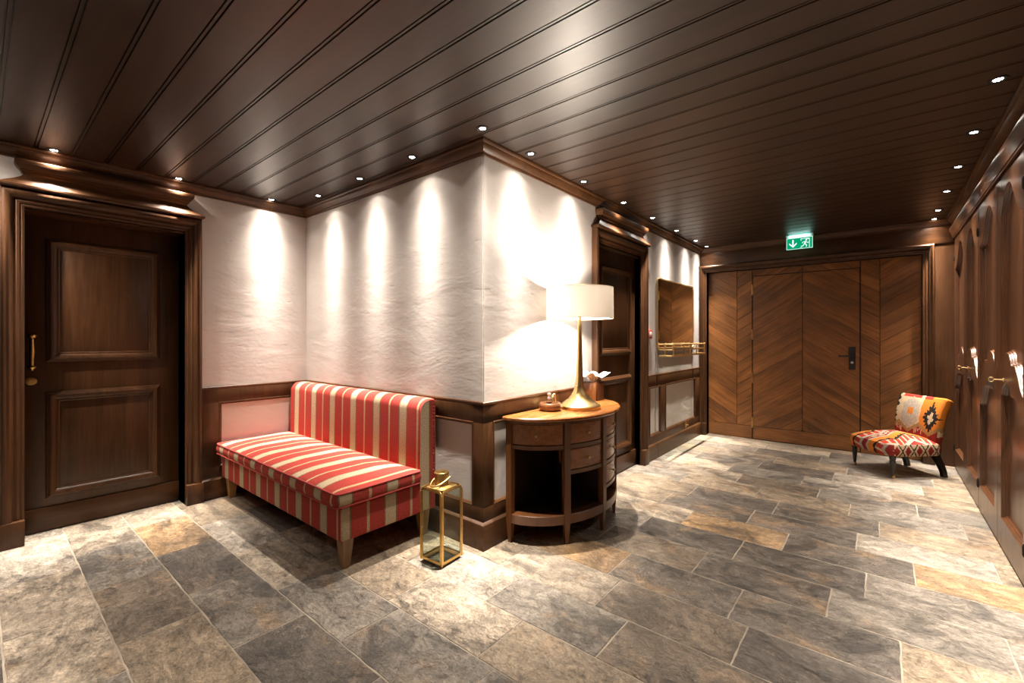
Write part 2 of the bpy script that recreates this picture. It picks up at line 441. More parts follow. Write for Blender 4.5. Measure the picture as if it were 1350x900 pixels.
M['exit_white'] = emis('exit_white', (0.75, 1.0, 0.95), 1.0)
M['exit_led'] = emis('exit_led', (0.85, 1.0, 1.0), 5.0)
M['bulb'] = emis('lamp_bulb', (1.0, 0.88, 0.72), 25.0)
m, nt, b = newmat('lamp_shade_fabric'); nt.nodes.remove(b)
d_ = nd(nt, 'ShaderNodeBsdfDiffuse', inp={'Color': (0.85, 0.82, 0.78, 1)}); t_ = nd(nt, 'ShaderNodeBsdfTranslucent', inp={'Color': (0.9, 0.87, 0.82, 1)})
x_ = nd(nt, 'ShaderNodeMixShader', inp={0: 0.55}); lk(nt, d_.outputs[0], x_.inputs[1]); lk(nt, t_.outputs[0], x_.inputs[2])
lk(nt, x_.outputs[0], nt.nodes['Material Output'].inputs[0]); M['shade'] = m
# ================================================================== SHELL
def layer(bm, name='board'):
    return bm.faces.layers.float_vector.get(name) or bm.faces.layers.float_vector.new(name)

# ---- floor: slate tiles in 0.307 m courses, joints 0.61 m apart
TINT = {'grey': (.170, .150, .124), 'dark': (.092, .080, .067), 'brown': (.140, .110, .080), 'beige': (.290, .240, .180),
        'ochre': (.330, .210, .105), 'light': (.340, .300, .245), 'warm': (.220, .172, .118)}
ANCH = {0: -2.885, 1: -3.10, 2: -2.70, 3: -1.78, 4: -1.875, 5: -1.505, 6: -1.07, 7: -.545, 8: -.805, 9: -.67, 10: -.465, 11: -.725,
        12: -.615, 13: -1.40, 14: -.395, 15: .07, 16: -.335}
KNOWN = {(0, -3.2): 'beige', (0, -3.8): 'light', (0, -2.6): 'beige', (0, -2.0): 'grey', (1, -3.4): 'grey', (1, -2.8): 'brown', (1, -2.2): 'warm', (1, -4.0): 'beige',
         (2, -3.6): 'ochre', (2, -3.0): 'dark', (2, -2.4): 'grey', (2, -1.8): 'dark', (2, -4.1): 'beige', (3, -2.1): 'grey', (3, -1.5): 'grey', (3, -2.7): 'beige', (3, -0.9): 'grey',
         (3, -3.3): 'light', (4, -2.2): 'warm', (4, -1.5): 'beige', (4, -.9): 'warm', (5, -1.8): 'light', (5, -1.2): 'grey', (5, -.6): 'brown', (6, -1.4): 'beige', (6, -.8): 'brown', (6, -.2): 'dark',
         (7, -.8): 'dark', (7, -.2): 'dark', (7, .35): 'warm', (7, -1.4): 'ochre', (8, -.5): 'dark', (8, .1): 'grey', (8, -1.1): 'brown', (8, .5): 'dark', (9, -.3): 'dark', (9, .25): 'grey',
         (9, -1.0): 'dark', (10, -.2): 'dark', (10, .4): 'ochre', (10, -.8): 'ochre', (10, -1.4): 'beige', (11, -.4): 'dark', (11, .2): 'light', (11, -1.0): 'dark', (12, -.3): 'dark', (12, .3): 'warm', (12, -.9): 'dark'}
bm = B()
tl = bm.faces.layers.float_color.new('tint'); bl = layer(bm)
fr = random.Random(11)
def wob(a, b_, n, amp):
    out = []
    for i in range(n):
        t = i / n
        e = amp * (1 if 0 < i else 0)
        out.append((a[0] + (b_[0] - a[0]) * t + fr.uniform(-e, e), a[1] + (b_[1] - a[1]) * t + fr.uniform(-e, e)))
    return out
k = int(math.floor((YR - .078) / .307)) - 1
while .078 + .307 * k < YF + .15:
    y0, y1 = .078 + .307 * k, .078 + .307 * (k + 1)
    an = ANCH.get(k, fr.uniform(-1.5, -.9))
    j = int(math.floor((XL - .35 - an) / .612)) - 1
    while an + .612 * j < .75:
        x0, x1 = an + .612 * j, an + .612 * (j + 1); j += 1
        if x1 < XL - .3 or (x1 < XB - .25 and y0 > YA + .25): continue
        g = .0024
        a, b_, c, d = (x0 + g, y0 + g), (x1 - g, y0 + g), (x1 - g, y1 - g), (x0 + g, y1 - g)
        ring = wob(a, b_, 12, .0022) + wob(b_, c, 7, .0022) + wob(c, d, 12, .0022) + wob(d, a, 7, .0022)
        cx, cy = (x0 + x1) / 2, (y0 + y1) / 2
        z = fr.uniform(-.0012, 0)
        lo = [bm.verts.new((p[0], p[1], -.012)) for p in ring]
        mi_ = [bm.verts.new((p[0], p[1], z - .003)) for p in ring]
        hi = [bm.verts.new((cx + (p[0] - cx) * .994, cy + (p[1] - cy) * .989, z)) for p in ring]
        kk = min((q for q in KNOWN if q[0] == k), key=lambda q: abs(q[1] - cx), default=None)
        tn = KNOWN[kk] if kk and abs(kk[1] - cx) < .22 else fr.choice(['grey', 'grey', 'dark', 'brown', 'warm', 'beige', 'light', 'grey', 'warm'])
        t = TINT[tn]; v = 1.12 * fr.uniform(.82, 1.22)
        rv = (fr.random(), fr.random(), fr.random())
        n = len(ring); fs = [bm.faces.new(hi)]
        for i in range(n):
            fs.append(bm.faces.new((lo[i], lo[(i + 1) % n], mi_[(i + 1) % n], mi_[i])))
            fs.append(bm.faces.new((mi_[i], mi_[(i + 1) % n], hi[(i + 1) % n], hi[i])))
        for f in fs: f[tl] = (t[0] * v, t[1] * v, t[2] * v, 1); f[bl] = rv
    k += 1
box(bm, XL - .5, 1.3, YR - .2, YF + .4, -.12, -.0022, 0, mi=1)
tag(obj('floor', bm, [M['slate'], M['grout']], smooth=20), kind='structure')

# ---- ceiling: wide boards with a double groove and bead at every joint
bm = B(); bl = layer(bm)
P0, ST = .2505, .16565
kk = int(math.floor((YR - P0) / ST)) - 1
X0, X1 = XL - .1, 1.25
while P0 + ST * kk < YF + .2:
    y = P0 + ST * kk; kk += 1
    prof = [(-.011, 0), (-.0105, .010), (-.006, .010), (-.0045, .001), (.0045, .001), (.006, .010), (.0105, .010), (.011, 0)]
    pts = [(y + a, CZ + h) for a, h in prof] + [(y + ST - .011, CZ)]
    rv = (RND.random(), RND.random(), RND.random())
    cuts = [X0] + sorted(RND.uniform(X0 + .5, X1 - .5) for _ in range(RND.choice([0, 1, 1]))) + [X1]
    for i in range(len(pts) - 1):
        cs = cuts if i == len(pts) - 2 else [X0, X1]
        for a, c in zip(cs, cs[1:]):
            f = quad(bm, [(a + (.0008 if a > X0 else 0), *pts[i]), (c, *pts[i]), (c, *pts[i + 1]), (a + (.0008 if a > X0 else 0), *pts[i + 1])])
            f[bl] = (rv[0], rv[1], (rv[2] + a * .37) % 1)
box(bm, X0, X1, YR - .2, YF + .3, CZ + .012, CZ + .1, 0)
tag(obj('ceiling', bm, M['ceil'], smooth=0, recalc=False), kind='structure')

# ---- walls
DL0, DL1, DB0, DB1, ZT = .207, 1.05, 3.45, 4.33, 2.125
bm = B()
box(bm, XL - .24, XL, YR, DL0, 0, CZ); box(bm, XL - .24, XL, DL1, YA + .2, 0, CZ); box(bm, XL - .24, XL, DL0, DL1, ZT, CZ)
tag(obj('wall_left', bm, M['plaster'], smooth=0), kind='structure')
bm = B(); box(bm, XL, XB - .2, YA, YA + .2, 0, CZ)
tag(obj('wall_back', bm, M['plaster'], smooth=0), kind='structure')
bm = B()
vs = box(bm, XB - .2, XB, YA, DB0, 0, CZ)
ed = [e for e in bm.edges if all(abs(v.co.x - XB) < 1e-5 and abs(v.co.y - YA) < 1e-5 for v in e.verts)]
bmesh.ops.bevel(bm, geom=ed, offset=.008, segments=3, affect='EDGES')
box(bm, XB - .2, XB, DB1, YF + .2, 0, CZ); box(bm, XB - .2, XB, DB0, DB1, ZT, CZ)
tag(obj('wall_corridor', bm, M['plaster'], smooth=0), kind='structure')
DF0, DF1, ZF = -1.795, .342, 2.172
bm = B()
box(bm, XB, DF0, YF, YF + .2, 0, CZ); box(bm, DF0, DF1, YF, YF + .2, ZF, CZ); box(bm, DF1, 1.2, YF, YF + .2, 0, CZ); box(bm, DF0, DF1, YF + .13, YF + .2, 0, ZF)
tag(obj('wall_far', bm, M['wood_z'], smooth=0), kind='structure')
bm = B(); box(bm, .60, .8, YR, 3.44, 0, CZ); box(bm, 1.16, 1.3, 3.44, YF + .2, 0, CZ)
tag(obj('wall_right', bm, M['ward_z'], smooth=0), kind='structure')
bm = B(); box(bm, XL - .2, .8, YR - .2, YR, 0, CZ)
tag(obj('wall_rear', bm, M['plaster'], smooth=0), kind='structure')

# far wall lining board over the door head and the upright beside the casing
bm = B(); fbox(bm, FF, XB + .002, XR, 0, .012, 2.262, CZ - .001, .002)
tag(obj('trim_1', bm, M['wood_x']), kind='structure')

# ---- crown at the ceiling
CROWN = [(0, 2.426), (.010, 2.426), (.014, 2.438), (.022, 2.440), (.030, 2.447), (.042, 2.458), (.050, 2.470), (.052, 2.478), (.060, 2.480), (.066, 2.488), (.067, 2.4995), (0, 2.4995)]
bm = B(); run(bm, [(XR, YR), (XR, YF), (XB, YF), (XB, YA), (XL, YA), (XL, YR)], CROWN)
tag(obj('trim_2', bm, M['wood_x'], smooth=25), kind='structure')

# ---- wainscot
BASE = [(0, 0), (.032, 0), (.032, .148), (.030, .154), (.012, .166), (0, .166)]
CAP = [(0, .884), (.014, .884), (.018, .889), (.018, .899), (.014, .904), (0, .904)]
BEAD = [(.004, .0115), (.002, .016), (-.004, .0165), (-.010, .010), (-.016, .006), (-.018, 0)]
def wainscot(name, F, s0, s1, stiles):
    bm = B()
    fbox(bm, F, s0, s1, 0, .012, .772, .884, .002)
    fbox(bm, F, s0, s1, 0, .012, .160, .252, .002)
    for a, c in stiles: fbox(bm, F, a, c, 0, .0115, .25, .774, .002)
    for (a, b_), (c, d) in zip(stiles, stiles[1:]):
        frame_rect(bm, F, b_, c, .252, .772, BEAD)
    return tag(obj(name, bm, M['wood_z']), kind='structure')
wainscot('trim_3', FL, 1.155, YA, [(1.155, 1.283), (1.94, YA)])
wainscot('trim_4', FA, XL, XB + .012, [(XL, -4.06), (-3.10, -2.98), (-1.963, XB + .012)])
wainscot('trim_5', FB, YA, 3.345, [(YA, 2.084), (3.235, 3.345)])
wainscot('trim_6', FB, 4.435, YF, [(4.435, 4.555), (4.847, 5.006), (6.04, YF)])
bm = B(); run(bm, [(XB, 3.345), (XB, YA), (XL, YA), (XL, 1.155)], CAP); run(bm, [(XB, YF), (XB, 4.435)], CAP)
tag(obj('trim_7', bm, M['wood_y']), kind='structure')
bm = B(); run(bm, [(XB, 3.345), (XB, YA), (XL, YA), (XL, 1.155)], BASE); run(bm, [(XL, DL0 - .108), (XL, YR)], BASE)
tag(obj('baseboard_left', bm, M['wood_y']), kind='structure')
bm = B(); run(bm, [(XB, YF), (XB, 4.435)], BASE)
tag(obj('baseboard_corridor', bm, M['wood_y']), kind='structure')
# joints of the concealed hatch cut through the panelling below the mirror
bm = B()
for s in (4.735, 5.955):
    fbox(bm, FB, s - .0025, s + .0025, 0, .0012, .904, 1.15, 0); fbox(bm, FB, s - .0025, s + .0025, 0, .0012, .252, .772, 0)
    fbox(bm, FB, s - .002, s + .002, .010, .0186, .772, .905, 0); fbox(bm, FB, s - .002, s + .002, .015, .0328, .0, .150, 0); fbox(bm, FB, s - .002, s + .002, .010, .0126, .150, .252, 0)
tag(obj('trim_8', bm, M['gap'], smooth=0), kind='structure')
bm = B(); fbox(bm, FB, 5.655, 5.685, .012, .020, .18, .245, .004)
lathe(bm, [(.004, 0), (.004, .012), (.010, .016), (.011, .022), (.006, .027), (.001, .028)], FB(5.67, .020, .215), 16, M=Matrix.Rotation(pi / 2, 4, 'Y'))
tag(obj('hatch_latch', bm, M['brass']), 'small brass turn latch on the low panelling beneath the wall mirror', 'latch')

# ---- panelled doors
CAS = [(0, -.02), (0, .010), (.010, .015), (.018, .013), (.022, .020), (.034, .025), (.042, .022), (.048, .022), (.053, .034), (.062, .045), (.074, .052), (.088, .054), (.098, .050), (.104, .040), (.105, 0)]
BOL = [(0, 0), (0, .006), (.008, .010), (.014, .009), (.020, .016), (.032, .026), (.044, .030), (.052, .026), (.056, .018), (.064, .014), (.069, .006), (.070, 0)]
HOOD = [(0, 2.232, 0), (.066, 2.232, 0), (.074, 2.240, -.010), (.074, 2.252, -.010), (.066, 2.258, .0), (.058, 2.268, .018), (.042, 2.288, .055), (.034, 2.308, .085), (.033, 2.326, .100), (.036, 2.330, .097),
        (.044, 2.334, .090), (.046, 2.344, .088), (.052, 2.346, .084), (.054, 2.354, .082), (.060, 2.357, .078), (.068, 2.372, .066), (.074, 2.388, .060), (.074, 2.404, .060), (.068, 2.410, .064), (0, 2.410, .06)]
def panelled_door(name, F, s0, s1, o, handle_side):
    bm = B(); fbox(bm, F, s0 + .002, s1 - .002, o - .045, o, .008, 2.108, .002)
    door = tag(obj(name, bm, M['wood_z']), kind='structure')
    for z0, z1 in ((.288, .866), (1.203, 1.898)):
        bm = B(); frame_rect(bm, F, s0 + .172, s1 - .202 + .01, z0, z1, BOL, o); obj('panel_moulding', bm, M['wood_z'], door, 30)
        bm = B(); fbox(bm, F, s0 + .172, s1 - .192, o - .01, o + .004, z0, z1, .003); obj('panel', bm, M['wood_z'], door)
    bm = B(); fbox(bm, F, s0 + .002, s1 - .002, o - .01, o + .014, .008, .162, .006); obj('kick_board', bm, M['wood_y'], door)
    bm = B()
    casing(bm, F, s0, s1, ZT, CAS)
    for a, c in ((s0 - .030, s0), (s1, s1 + .030)): fbox(bm, F, a, c, o - .06, -.018, 0, ZT + .03, 0)
    fbox(bm, F, s0 - .03, s1 + .03, o - .06, -.018, ZT - .017, ZT + .03, 0)
    for a, c in ((s0 - .110, s0 - .001), (s1 + .001, s1 + .110)):
        fbox(bm, F, a, c, 0, .056, 0, .158, .004)
        q = [(a, c)]
    obj('door_frame', bm, M['wood_z'], door, 30)
    bm = B(); lines = []
    a, c = s0 - .105, s1 + .105
    for oo, z, e in HOOD: lines.append([F(a + e, 0, z), F(a + e, oo, z), F(c - e, oo, z), F(c - e, 0, z)])
    strip(bm, lines); obj('door_hood', bm, M['wood_y'], door, 30)
    return door
d1 = panelled_door('door_1', FL, DL0, DL1, -.155, 0)
hx = XL - .155
bm = B()
for z in (1.105, 1.300): tube(bm, [(hx, .245, z), (hx + .055, .245, z)], .007, 10)
lathe(bm, [(.002, 0), (.010, .003), (.011, .010), (.018, .016), (.021, .024), (.018, .031), (.010, .036), (.0095, .05), (.012, .10), (.0135, .125), (.012, .15), (.0095, .20), (.010, .214), (.019, .220), (.022, .228), (.019, .236), (.008, .242), (.002, .243)],
      (hx + .055, .245, 1.082), 20)
tag(obj('door_handle', bm, M['brass'], d1), 'brass pull handle with ball ends')
bm = B(); lathe(bm, [(.001, .012), (.006, .012), (.0065, .006), (.016, .006), (.024, .004), (.026, 0)], (hx, .243, 1.012), 24, M=Matrix.Rotation(pi / 2, 4, 'Y') @ Matrix.Scale(1.15, 4, (0, 1, 0)))
tag(obj('escutcheon', bm, M['brass'], d1), 'round brass lock escutcheon')
d2 = panelled_door('door_2', FB, DB0, DB1, -.055, 0)
bm = B(); fbox(bm, FB, 3.50, 3.56, -.06, -.045, 1.02, 1.04, .003); obj('latch', bm, M['brass'], d2)

# ---- far chevron door and the fixed chevron panels beside it
def clip(poly, x0, x1, z0, z1):
    for ax, lim, sg in ((0, x0, 1), (0, x1, -1), (1, z0, 1), (1, z1, -1)):
        out = []
        for i in range(len(poly)):
            p, q = poly[i - 1], poly[i]
            a, c = (p[ax] - lim) * sg, (q[ax] - lim) * sg
            if (a >= 0) != (c >= 0):
                t = a / (a - c); out.append((p[0] + (q[0] - p[0]) * t, p[1] + (q[1] - p[1]) * t))
            if c >= 0: out.append(q)
        poly = out
        if not poly: return []
    return poly
def chevron(bm, regions, o):
    uvl = bm.loops.layers.uv.new('UVMap'); bl = layer(bm)
    def board(poly, ang, rv):
        if len(poly) < 3: return
        A = abs(sum(poly[i - 1][0] * poly[i][1] - poly[i][0] * poly[i - 1][1] for i in range(len(poly)))) / 2
        if A < 4e-4: return
        cx = sum(p[0] for p in poly) / len(poly); cz = sum(p[1] for p in poly) / len(poly)
        top = []
        for p in poly:
            l = math.hypot(p[0] - cx, p[1] - cz); s_ = max(0, 1 - .005 / max(l, .01))
            top.append((cx + (p[0] - cx) * s_, cz + (p[1] - cz) * s_))
        V0 = [bm.verts.new(FF(p[0], o - .006, p[1])) for p in poly]; V1 = [bm.verts.new(FF(p[0], o, p[1])) for p in top]
        fs = [bm.faces.new(V1)] + [bm.faces.new((V0[i - 1], V0[i], V1[i], V1[i - 1])) for i in range(len(poly))]
        for f in fs:
            f[bl] = rv
            for l in f.loops:
                x, z = l.vert.co.x, l.vert.co.z
                l[uvl].uv = (x * cos(ang) + z * sin(ang), -x * sin(ang) + z * cos(ang))
    SL, SP = math.tan(radians(33)), .139
    zones = [(-1.80, -1.442, -1), (-1.442, -.72, 1), (-.72, .001, -1), (.001, .345, 1)]
    for (rx0, rx1, rz0, rz1) in regions:
        for zi, (a, c, sg) in enumerate(zones):
            x0, x1 = max(a, rx0), min(c, rx1)
            if x1 - x0 < .005: continue
            ref = -.72 if zi in (1, 2) else (-1.442 if zi == 0 else .001)      # boards meet at the ridges and valleys
            base = {0: .721 * SL, 1: 0, 2: 0, 3: .721 * SL}[zi]
            h = lambda x: sg * SL * (x - ref) - (base if zi in (0, 3) else 0)
            for kz in range(-12, 30):
                zz = kz * SP + .045
                rr = random.Random(zi * 100 + kz)
                poly = [(x0, zz + h(x0)), (x1, zz + h(x1)), (x1, zz + SP + h(x1)), (x0, zz + SP + h(x0))]
                board(clip(poly, x0 + .0005, x1 - .0005, max(rz0, .168), rz1), sg * radians(33), (rr.random(), rr.random(), rr.random()))
        if rz0 < .1: board([(rx0, rz0), (rx1, rz0), (rx1, .166), (rx0, .166)], 0, (rx0 % 1, .4, .7))
bm = B(); chevron(bm, [(-1.258, -.175, .008, 2.086)], -.09)
d3 = tag(obj('door_3', bm, M['chev'], smooth=0), kind='structure')
bm = B(); chevron(bm, [(-1.80, -1.266, .003, 2.2), (-1.262, -.171, 2.094, 2.2), (-.167, .345, .003, 2.2)], -.09)
tag(obj('trim_9', bm, M['chev'], smooth=0), kind='structure')
bm = B(); fbox(bm, FF, DF0, DF1, -.12, -.095, 0, ZF, 0); tag(obj('trim_10', bm, M['gap'], smooth=0), kind='structure')
bm = B(); casing(bm, FF, DF0, DF1, ZF, [(w * .86, o_) for w, o_ in CAS])
for a, c in ((DF0 - .01, DF0), (DF1, DF1 + .01)): fbox(bm, FF, a, c, -.13, -.018, 0, ZF + .01, 0)
fbox(bm, FF, DF0, DF1, -.13, -.018, ZF, ZF + .01, 0)
fbox(bm, FF, DF0 - .086, DF0 - .001, 0, .056, 0, .158, .004); fbox(bm, FF, DF1 + .001, DF1 + .094, 0, .056, 0, .158, .004)
obj('door_frame', bm, M['wood_z'], d3, 30)
for z in (1.914, 1.344, .788, .213):
    bm = B(); fbox(bm, FF, -1.272, -1.252, -.09, -.084, z - .065, z + .065, .002); tube(bm, [FF(-1.262, -.081, z - .068), FF(-1.262, -.081, z + .068)], .006, 10)
    obj('hinge', bm, M['brass'], d3)
bm = B(); fbox(bm, FF, -.274, -.212, -.09, -.078, .935, 1.195, .02)
lp = tag(obj('lock_plate', bm, M['black'], d3), 'black lock plate with lever handle')
bm = B(); tube(bm, [FF(-.243, -.078, 1.09), FF(-.243, -.04, 1.09)], .009, 10); tube(bm, [FF(-.240, -.04, 1.09), FF(-.365, -.04, 1.088)], .0085, 10)
obj('lever_handle', bm, M['black'], lp)
bm = B(); lathe(bm, [(.001, .012), (.011, .012), (.014, .009), (.014, 0)], FF(-.243, -.078, 1.018), 20, M=Matrix.Rotation(pi / 2, 4, 'X')); obj('lock_cylinder', bm, M['steel'], lp)

# ================================================================== WARDROBES
TOPK = [(.105, 2.055), (.145, 2.115), (.21, 2.175), (.29, 2.205), (.36, 2.195), (.43, 2.13), (.50, 2.055), (.57, 2.000), (.655, 1.975)]
BOTK = [(.105, 1.125), (.135, 1.165), (.19, 1.198), (.26, 1.208), (.325, 1.196), (.352, 1.165), (.365, 1.142), (.40, 1.138), (.455, 1.138), (.49, 1.122), (.53, 1.085), (.575, 1.035), (.615, 1.0), (.655, .978)]
def lowk(t): return t - .145
def wardrobe_door(parent, ym, sg, mate, key):
    """ym: y of the meeting edge, door extends ym + sg*t, t in 0..0.70"""
    W, D = .700, .034
    N = 64
    top = smoothcurve(TOPK, N); bot = smoothcurve(BOTK, N)
    low = [(t, z - .175) for t, z in bot]
    Z0, Z1, ZB = .012, 2.285, .190
    P = lambda t, o, z: (XR - o, ym + sg * t, z)
    bm = B()
    def band(lo, hi):
        for i in range(len(lo) - 1):
            quad(bm, [P(lo[i][0], 0, lo[i][1]), P(lo[i + 1][0], 0, lo[i + 1][1]), P(hi[i + 1][0], 0, hi[i + 1][1]), P(hi[i][0], 0, hi[i][1])])
    ta, tb = top[0][0], top[-1][0]
    flat = lambda z: [(t, z) for t, _ in top]
    band(top, flat(Z1)); band(low, bot); band(flat(Z0), flat(ZB))
    for a, c in ((.003, ta), (tb, W - .003)):
        quad(bm, [P(a, 0, Z0), P(c, 0, Z0), P(c, 0, Z1), P(a, 0, Z1)])
    for a in (.003, W - .003): quad(bm, [P(a, 0, Z0), P(a, -D, Z0), P(a, -D, Z1), P(a, 0, Z1)])
    quad(bm, [P(.002, 0, Z1), P(W - .002, 0, Z1), P(W - .002, -D, Z1), P(.002, -D, Z1)])
    bmesh.ops.remove_doubles(bm, verts=bm.verts[:], dist=1e-5)
    # each panel: stepped mouldings (ovolo, quirk, bead) inside the opening, then the field
    MOULD = [(0, 0), (.002, -.001), (.004, -.008), (.008, -.009), (.010, -.017), (.015, -.018), (.017, -.026), (.023, -.029), (.026, -.031)]
    def opening(lo, hi):
        poly = [(t, z) for t, z in lo] + [(t, z) for t, z in reversed(hi)]
        poly2 = []
        for p in poly:
            if not poly2 or math.hypot(p[0] - poly2[-1][0], p[1] - poly2[-1][1]) > 1e-4: poly2.append(p)
        n = len(poly2)
        nor = []
        for i in range(n):
            a, b_, c = poly2[i - 1], poly2[i], poly2[(i + 1) % n]
            d0 = Vector((b_[0] - a[0], b_[1] - a[1])).normalized(); d1 = Vector((c[0] - b_[0], c[1] - b_[1])).normalized()
            n0, n1 = Vector((-d0.y, d0.x)), Vector((-d1.y, d1.x))
            m_ = n0 + n1; m_ = m_ / max(.45, m_.dot(n0)); nor.append(m_)
        lines = []
        for w, o in MOULD:
            l = [P(poly2[i][0] + nor[i].x * w, o, poly2[i][1] + nor[i].y * w) for i in range(n)]
            lines.append(l + [l[0]])
        V = strip(bm, lines)
        bmesh.ops.remove_doubles(bm, verts=[v for l in V for v in l], dist=1e-6)
    opening(bot, top); opening([(t, ZB) for t, _ in low], low)
    quad(bm, [P(.05, -.030, ZB - .02), P(W - .02, -.030, ZB - .02), P(W - .02, -.030, 2.24), P(.05, -.030, 2.24)])
    d = obj('door', bm, M['ward_z'], parent, 30)
    if key:
        bm = B()
        kt = .185
        p = P(kt, 0, 1.045)
        lathe(bm, [(.001, .004), (.010, .004), (.012, 0)], p, 16, M=Matrix.Rotation(-pi / 2, 4, 'Y'))
        tube(bm, [p, (p[0] - .042, p[1], p[2])], .0035, 8)
        ring = [(p[0] - .052 + .011 * cos(a), p[1], p[2] + .013 * sin(a)) for a in [2 * pi * i / 20 for i in range(20)]]
        tube(bm, ring, .0032, 8, closed=True)
        tag(obj('key', bm, M['brass_bright'], d), 'small brass key standing in its lock')
    for z in (2.10, .20) if mate else ():
        bm = B(); lathe(bm, [(.001, -.035), (.004, -.03), (.0065, -.022), (.0065, .022), (.004, .03), (.001, .035)], P(W - .004, .004, z), 12)
        obj('hinge', bm, M['iron'], d)
    return d
for i, (y0, y1, lab) in enumerate([(4.857, 6.263, 'carved brown wooden wardrobe unit at the far end beside the kilim chair'),
                                   (3.450, 4.857, 'carved brown wooden wardrobe unit nearest the camera along the corridor')]):
    w = tag(empty('wardrobe', ((XR + 1.15) / 2, (y0 + y1) / 2, 0)), lab, 'wardrobe', 'fitted wardrobes along the corridor')
    bm = B(); bx = (lambda *a: box(bm, *a))
    bx(XR + .0365, 1.15, y0 + .003, y1 - .003, 0, 2.40)
    c = obj('carcass', bm, M['ward_z'], None, 30); c.parent = w; c.matrix_parent_inverse = Matrix.Translation(-Vector(w.location))
    ym = (y0 + y1) / 2
    for sg in (1, -1):
        dd = wardrobe_door(None, ym, sg, True, sg < 0)
        dd.parent = w; dd.matrix_parent_inverse = Matrix.Translation(-Vector(w.location))
bm = B(); run(bm, [(XR, 1.2), (XR, YF)], [(-.02, 2.292), (.012, 2.292), (.014, 2.302), (.018, 2.306), (.022, 2.33), (.034, 2.362), (.040, 2.376), (.040, 2.392), (-.02, 2.392)])
tag(obj('trim_11', bm, M['ward_y'], smooth=30), kind='structure')
bm = B(); box(bm, XR + .004, XR + .03, 6.262, YF, 0, 2.43, .002)
tag(obj('trim_12', bm, M['ward_z']), kind='structure')
bm = B(); box(bm, XR + .004, XR + .022, 1.2, YF, 2.37, 2.44, .0); tag(obj('trim_13', bm, M['ward_y']), kind='structure')
# ================================================================== BENCH
def uv_fabric(bm):
    uvl = bm.loops.layers.uv.new('UVMap')
    bmesh.ops.recalc_face_normals(bm, faces=bm.faces[:])
    for f in bm.faces:
        n = f.normal
        side = abs(n.x) > .72
        y0_ = 1.872 if f.calc_center_median().y > 1.8 else 1.305
        for l in f.loops:
            c = l.vert.co
            if side: l[uvl].uv = (c.y - y0_ - 3.085, c.z)
            else: l[uvl].uv = (c.x, c.y + c.z)
bench = tag(empty('bench', (-3.21, 1.63, 0)), 'low upholstered bench in red and beige striped fabric against the plaster wall', 'bench')
def bpart(name, bm, m, smooth=35):
    o = obj(name, bm, m, None, smooth); o.parent = bench; o.matrix_parent_inverse = Matrix.Translation(-Vector(bench.location)); return o
BX0, BX1 = -4.128, -2.285
bm = B(); box(bm, BX0, BX1, 1.285, 1.86, .165, .362, .022, 4); uv_fabric(bm); bpart('seat_base', bm, M['stripe'])
# backrest: rolled front top edge, extruded along the wall
prof = [(1.965, .165), (1.965, .885), (1.955, .897), (1.925, .900)]
for i in range(9):
    a = pi / 2 + (pi / 2) * i / 8
    prof.append((1.912 + .072 * cos(a), .828 + .072 * sin(a)))
prof += [(1.836, .60), (1.832, .362), (1.835, .165)]
NX = 60
bm = B()
rings = []
for i in range(NX + 1):
    x = BX0 + (BX1 - BX0) * i / NX
    sh = .012 if i in (0, NX) else (.004 if i in (1, NX - 1) else 0)
    cy, cz = 1.90, .53
    xx = x + (0.010 if i == 1 else 0) * -1 + (0.0 if i != NX - 1 else 0.010)
    if i == 1: xx = BX0 + .008
    if i == NX - 1: xx = BX1 - .008
    rings.append([(xx, cy + (y - cy) * (1 - sh / .075 * .12), cz + (z - cz) * (1 - sh / .4)) for y, z in prof])
loft(bm, rings); uv_fabric(bm); back = bpart('backrest', bm, M['stripe'])
bm = B()
for k in range(22):
    z = .40 + .022 * k
    lathe(bm, [(.0065, 0), (.0055, .003), (.003, .005), (.0005, .0058)], (BX1 - .001, 1.948, z), 10, M=Matrix.Rotation(pi / 2, 4, 'Y'), cap=False)
o = obj('nailhead_trim', bm, M['bronze'], back); 
# loose seat cushion with piped edges
CX0, CX1, CY0, CY1, CZ0, CZ1 = -4.142, -2.268, 1.252, 1.838, .362, .448
bm = B()
nx, ny = 48, 20
def rr_outline(x0, x1, y0, y1, r, n=6):
    out = []
    for cx, cy, a0 in ((x1 - r, y1 - r, 0), (x0 + r, y1 - r, pi / 2), (x0 + r, y0 + r, pi), (x1 - r, y0 + r, 1.5 * pi)):
        out += [(cx + r * cos(a0 + pi / 2 * i / n), cy + r * sin(a0 + pi / 2 * i / n)) for i in range(n + 1)]
    return out
def dens(o, st=.04):
    out = []
    for i in range(len(o)):
        a, c = o[i - 1], o[i]; L = math.hypot(c[0] - a[0], c[1] - a[1]); m_ = max(1, int(L / st))
        out += [(a[0] + (c[0] - a[0]) * j / m_, a[1] + (c[1] - a[1]) * j / m_) for j in range(m_)]
    return out
ol = dens(rr_outline(CX0, CX1, CY0, CY1, .035))
cxm, cym = (CX0 + CX1) / 2, (CY0 + CY1) / 2
def inset(o, d):
    return [(x - d * max(-1, min(1, (x - cxm) / ((CX1 - CX0) / 2 - .05))) , y - d * max(-1, min(1, (y - cym) / ((CY1 - CY0) / 2 - .05)))) for x, y in o]
wav = lambda x, y: .003 * sin(7 * x + 1) * cos(9 * y)
rings = []
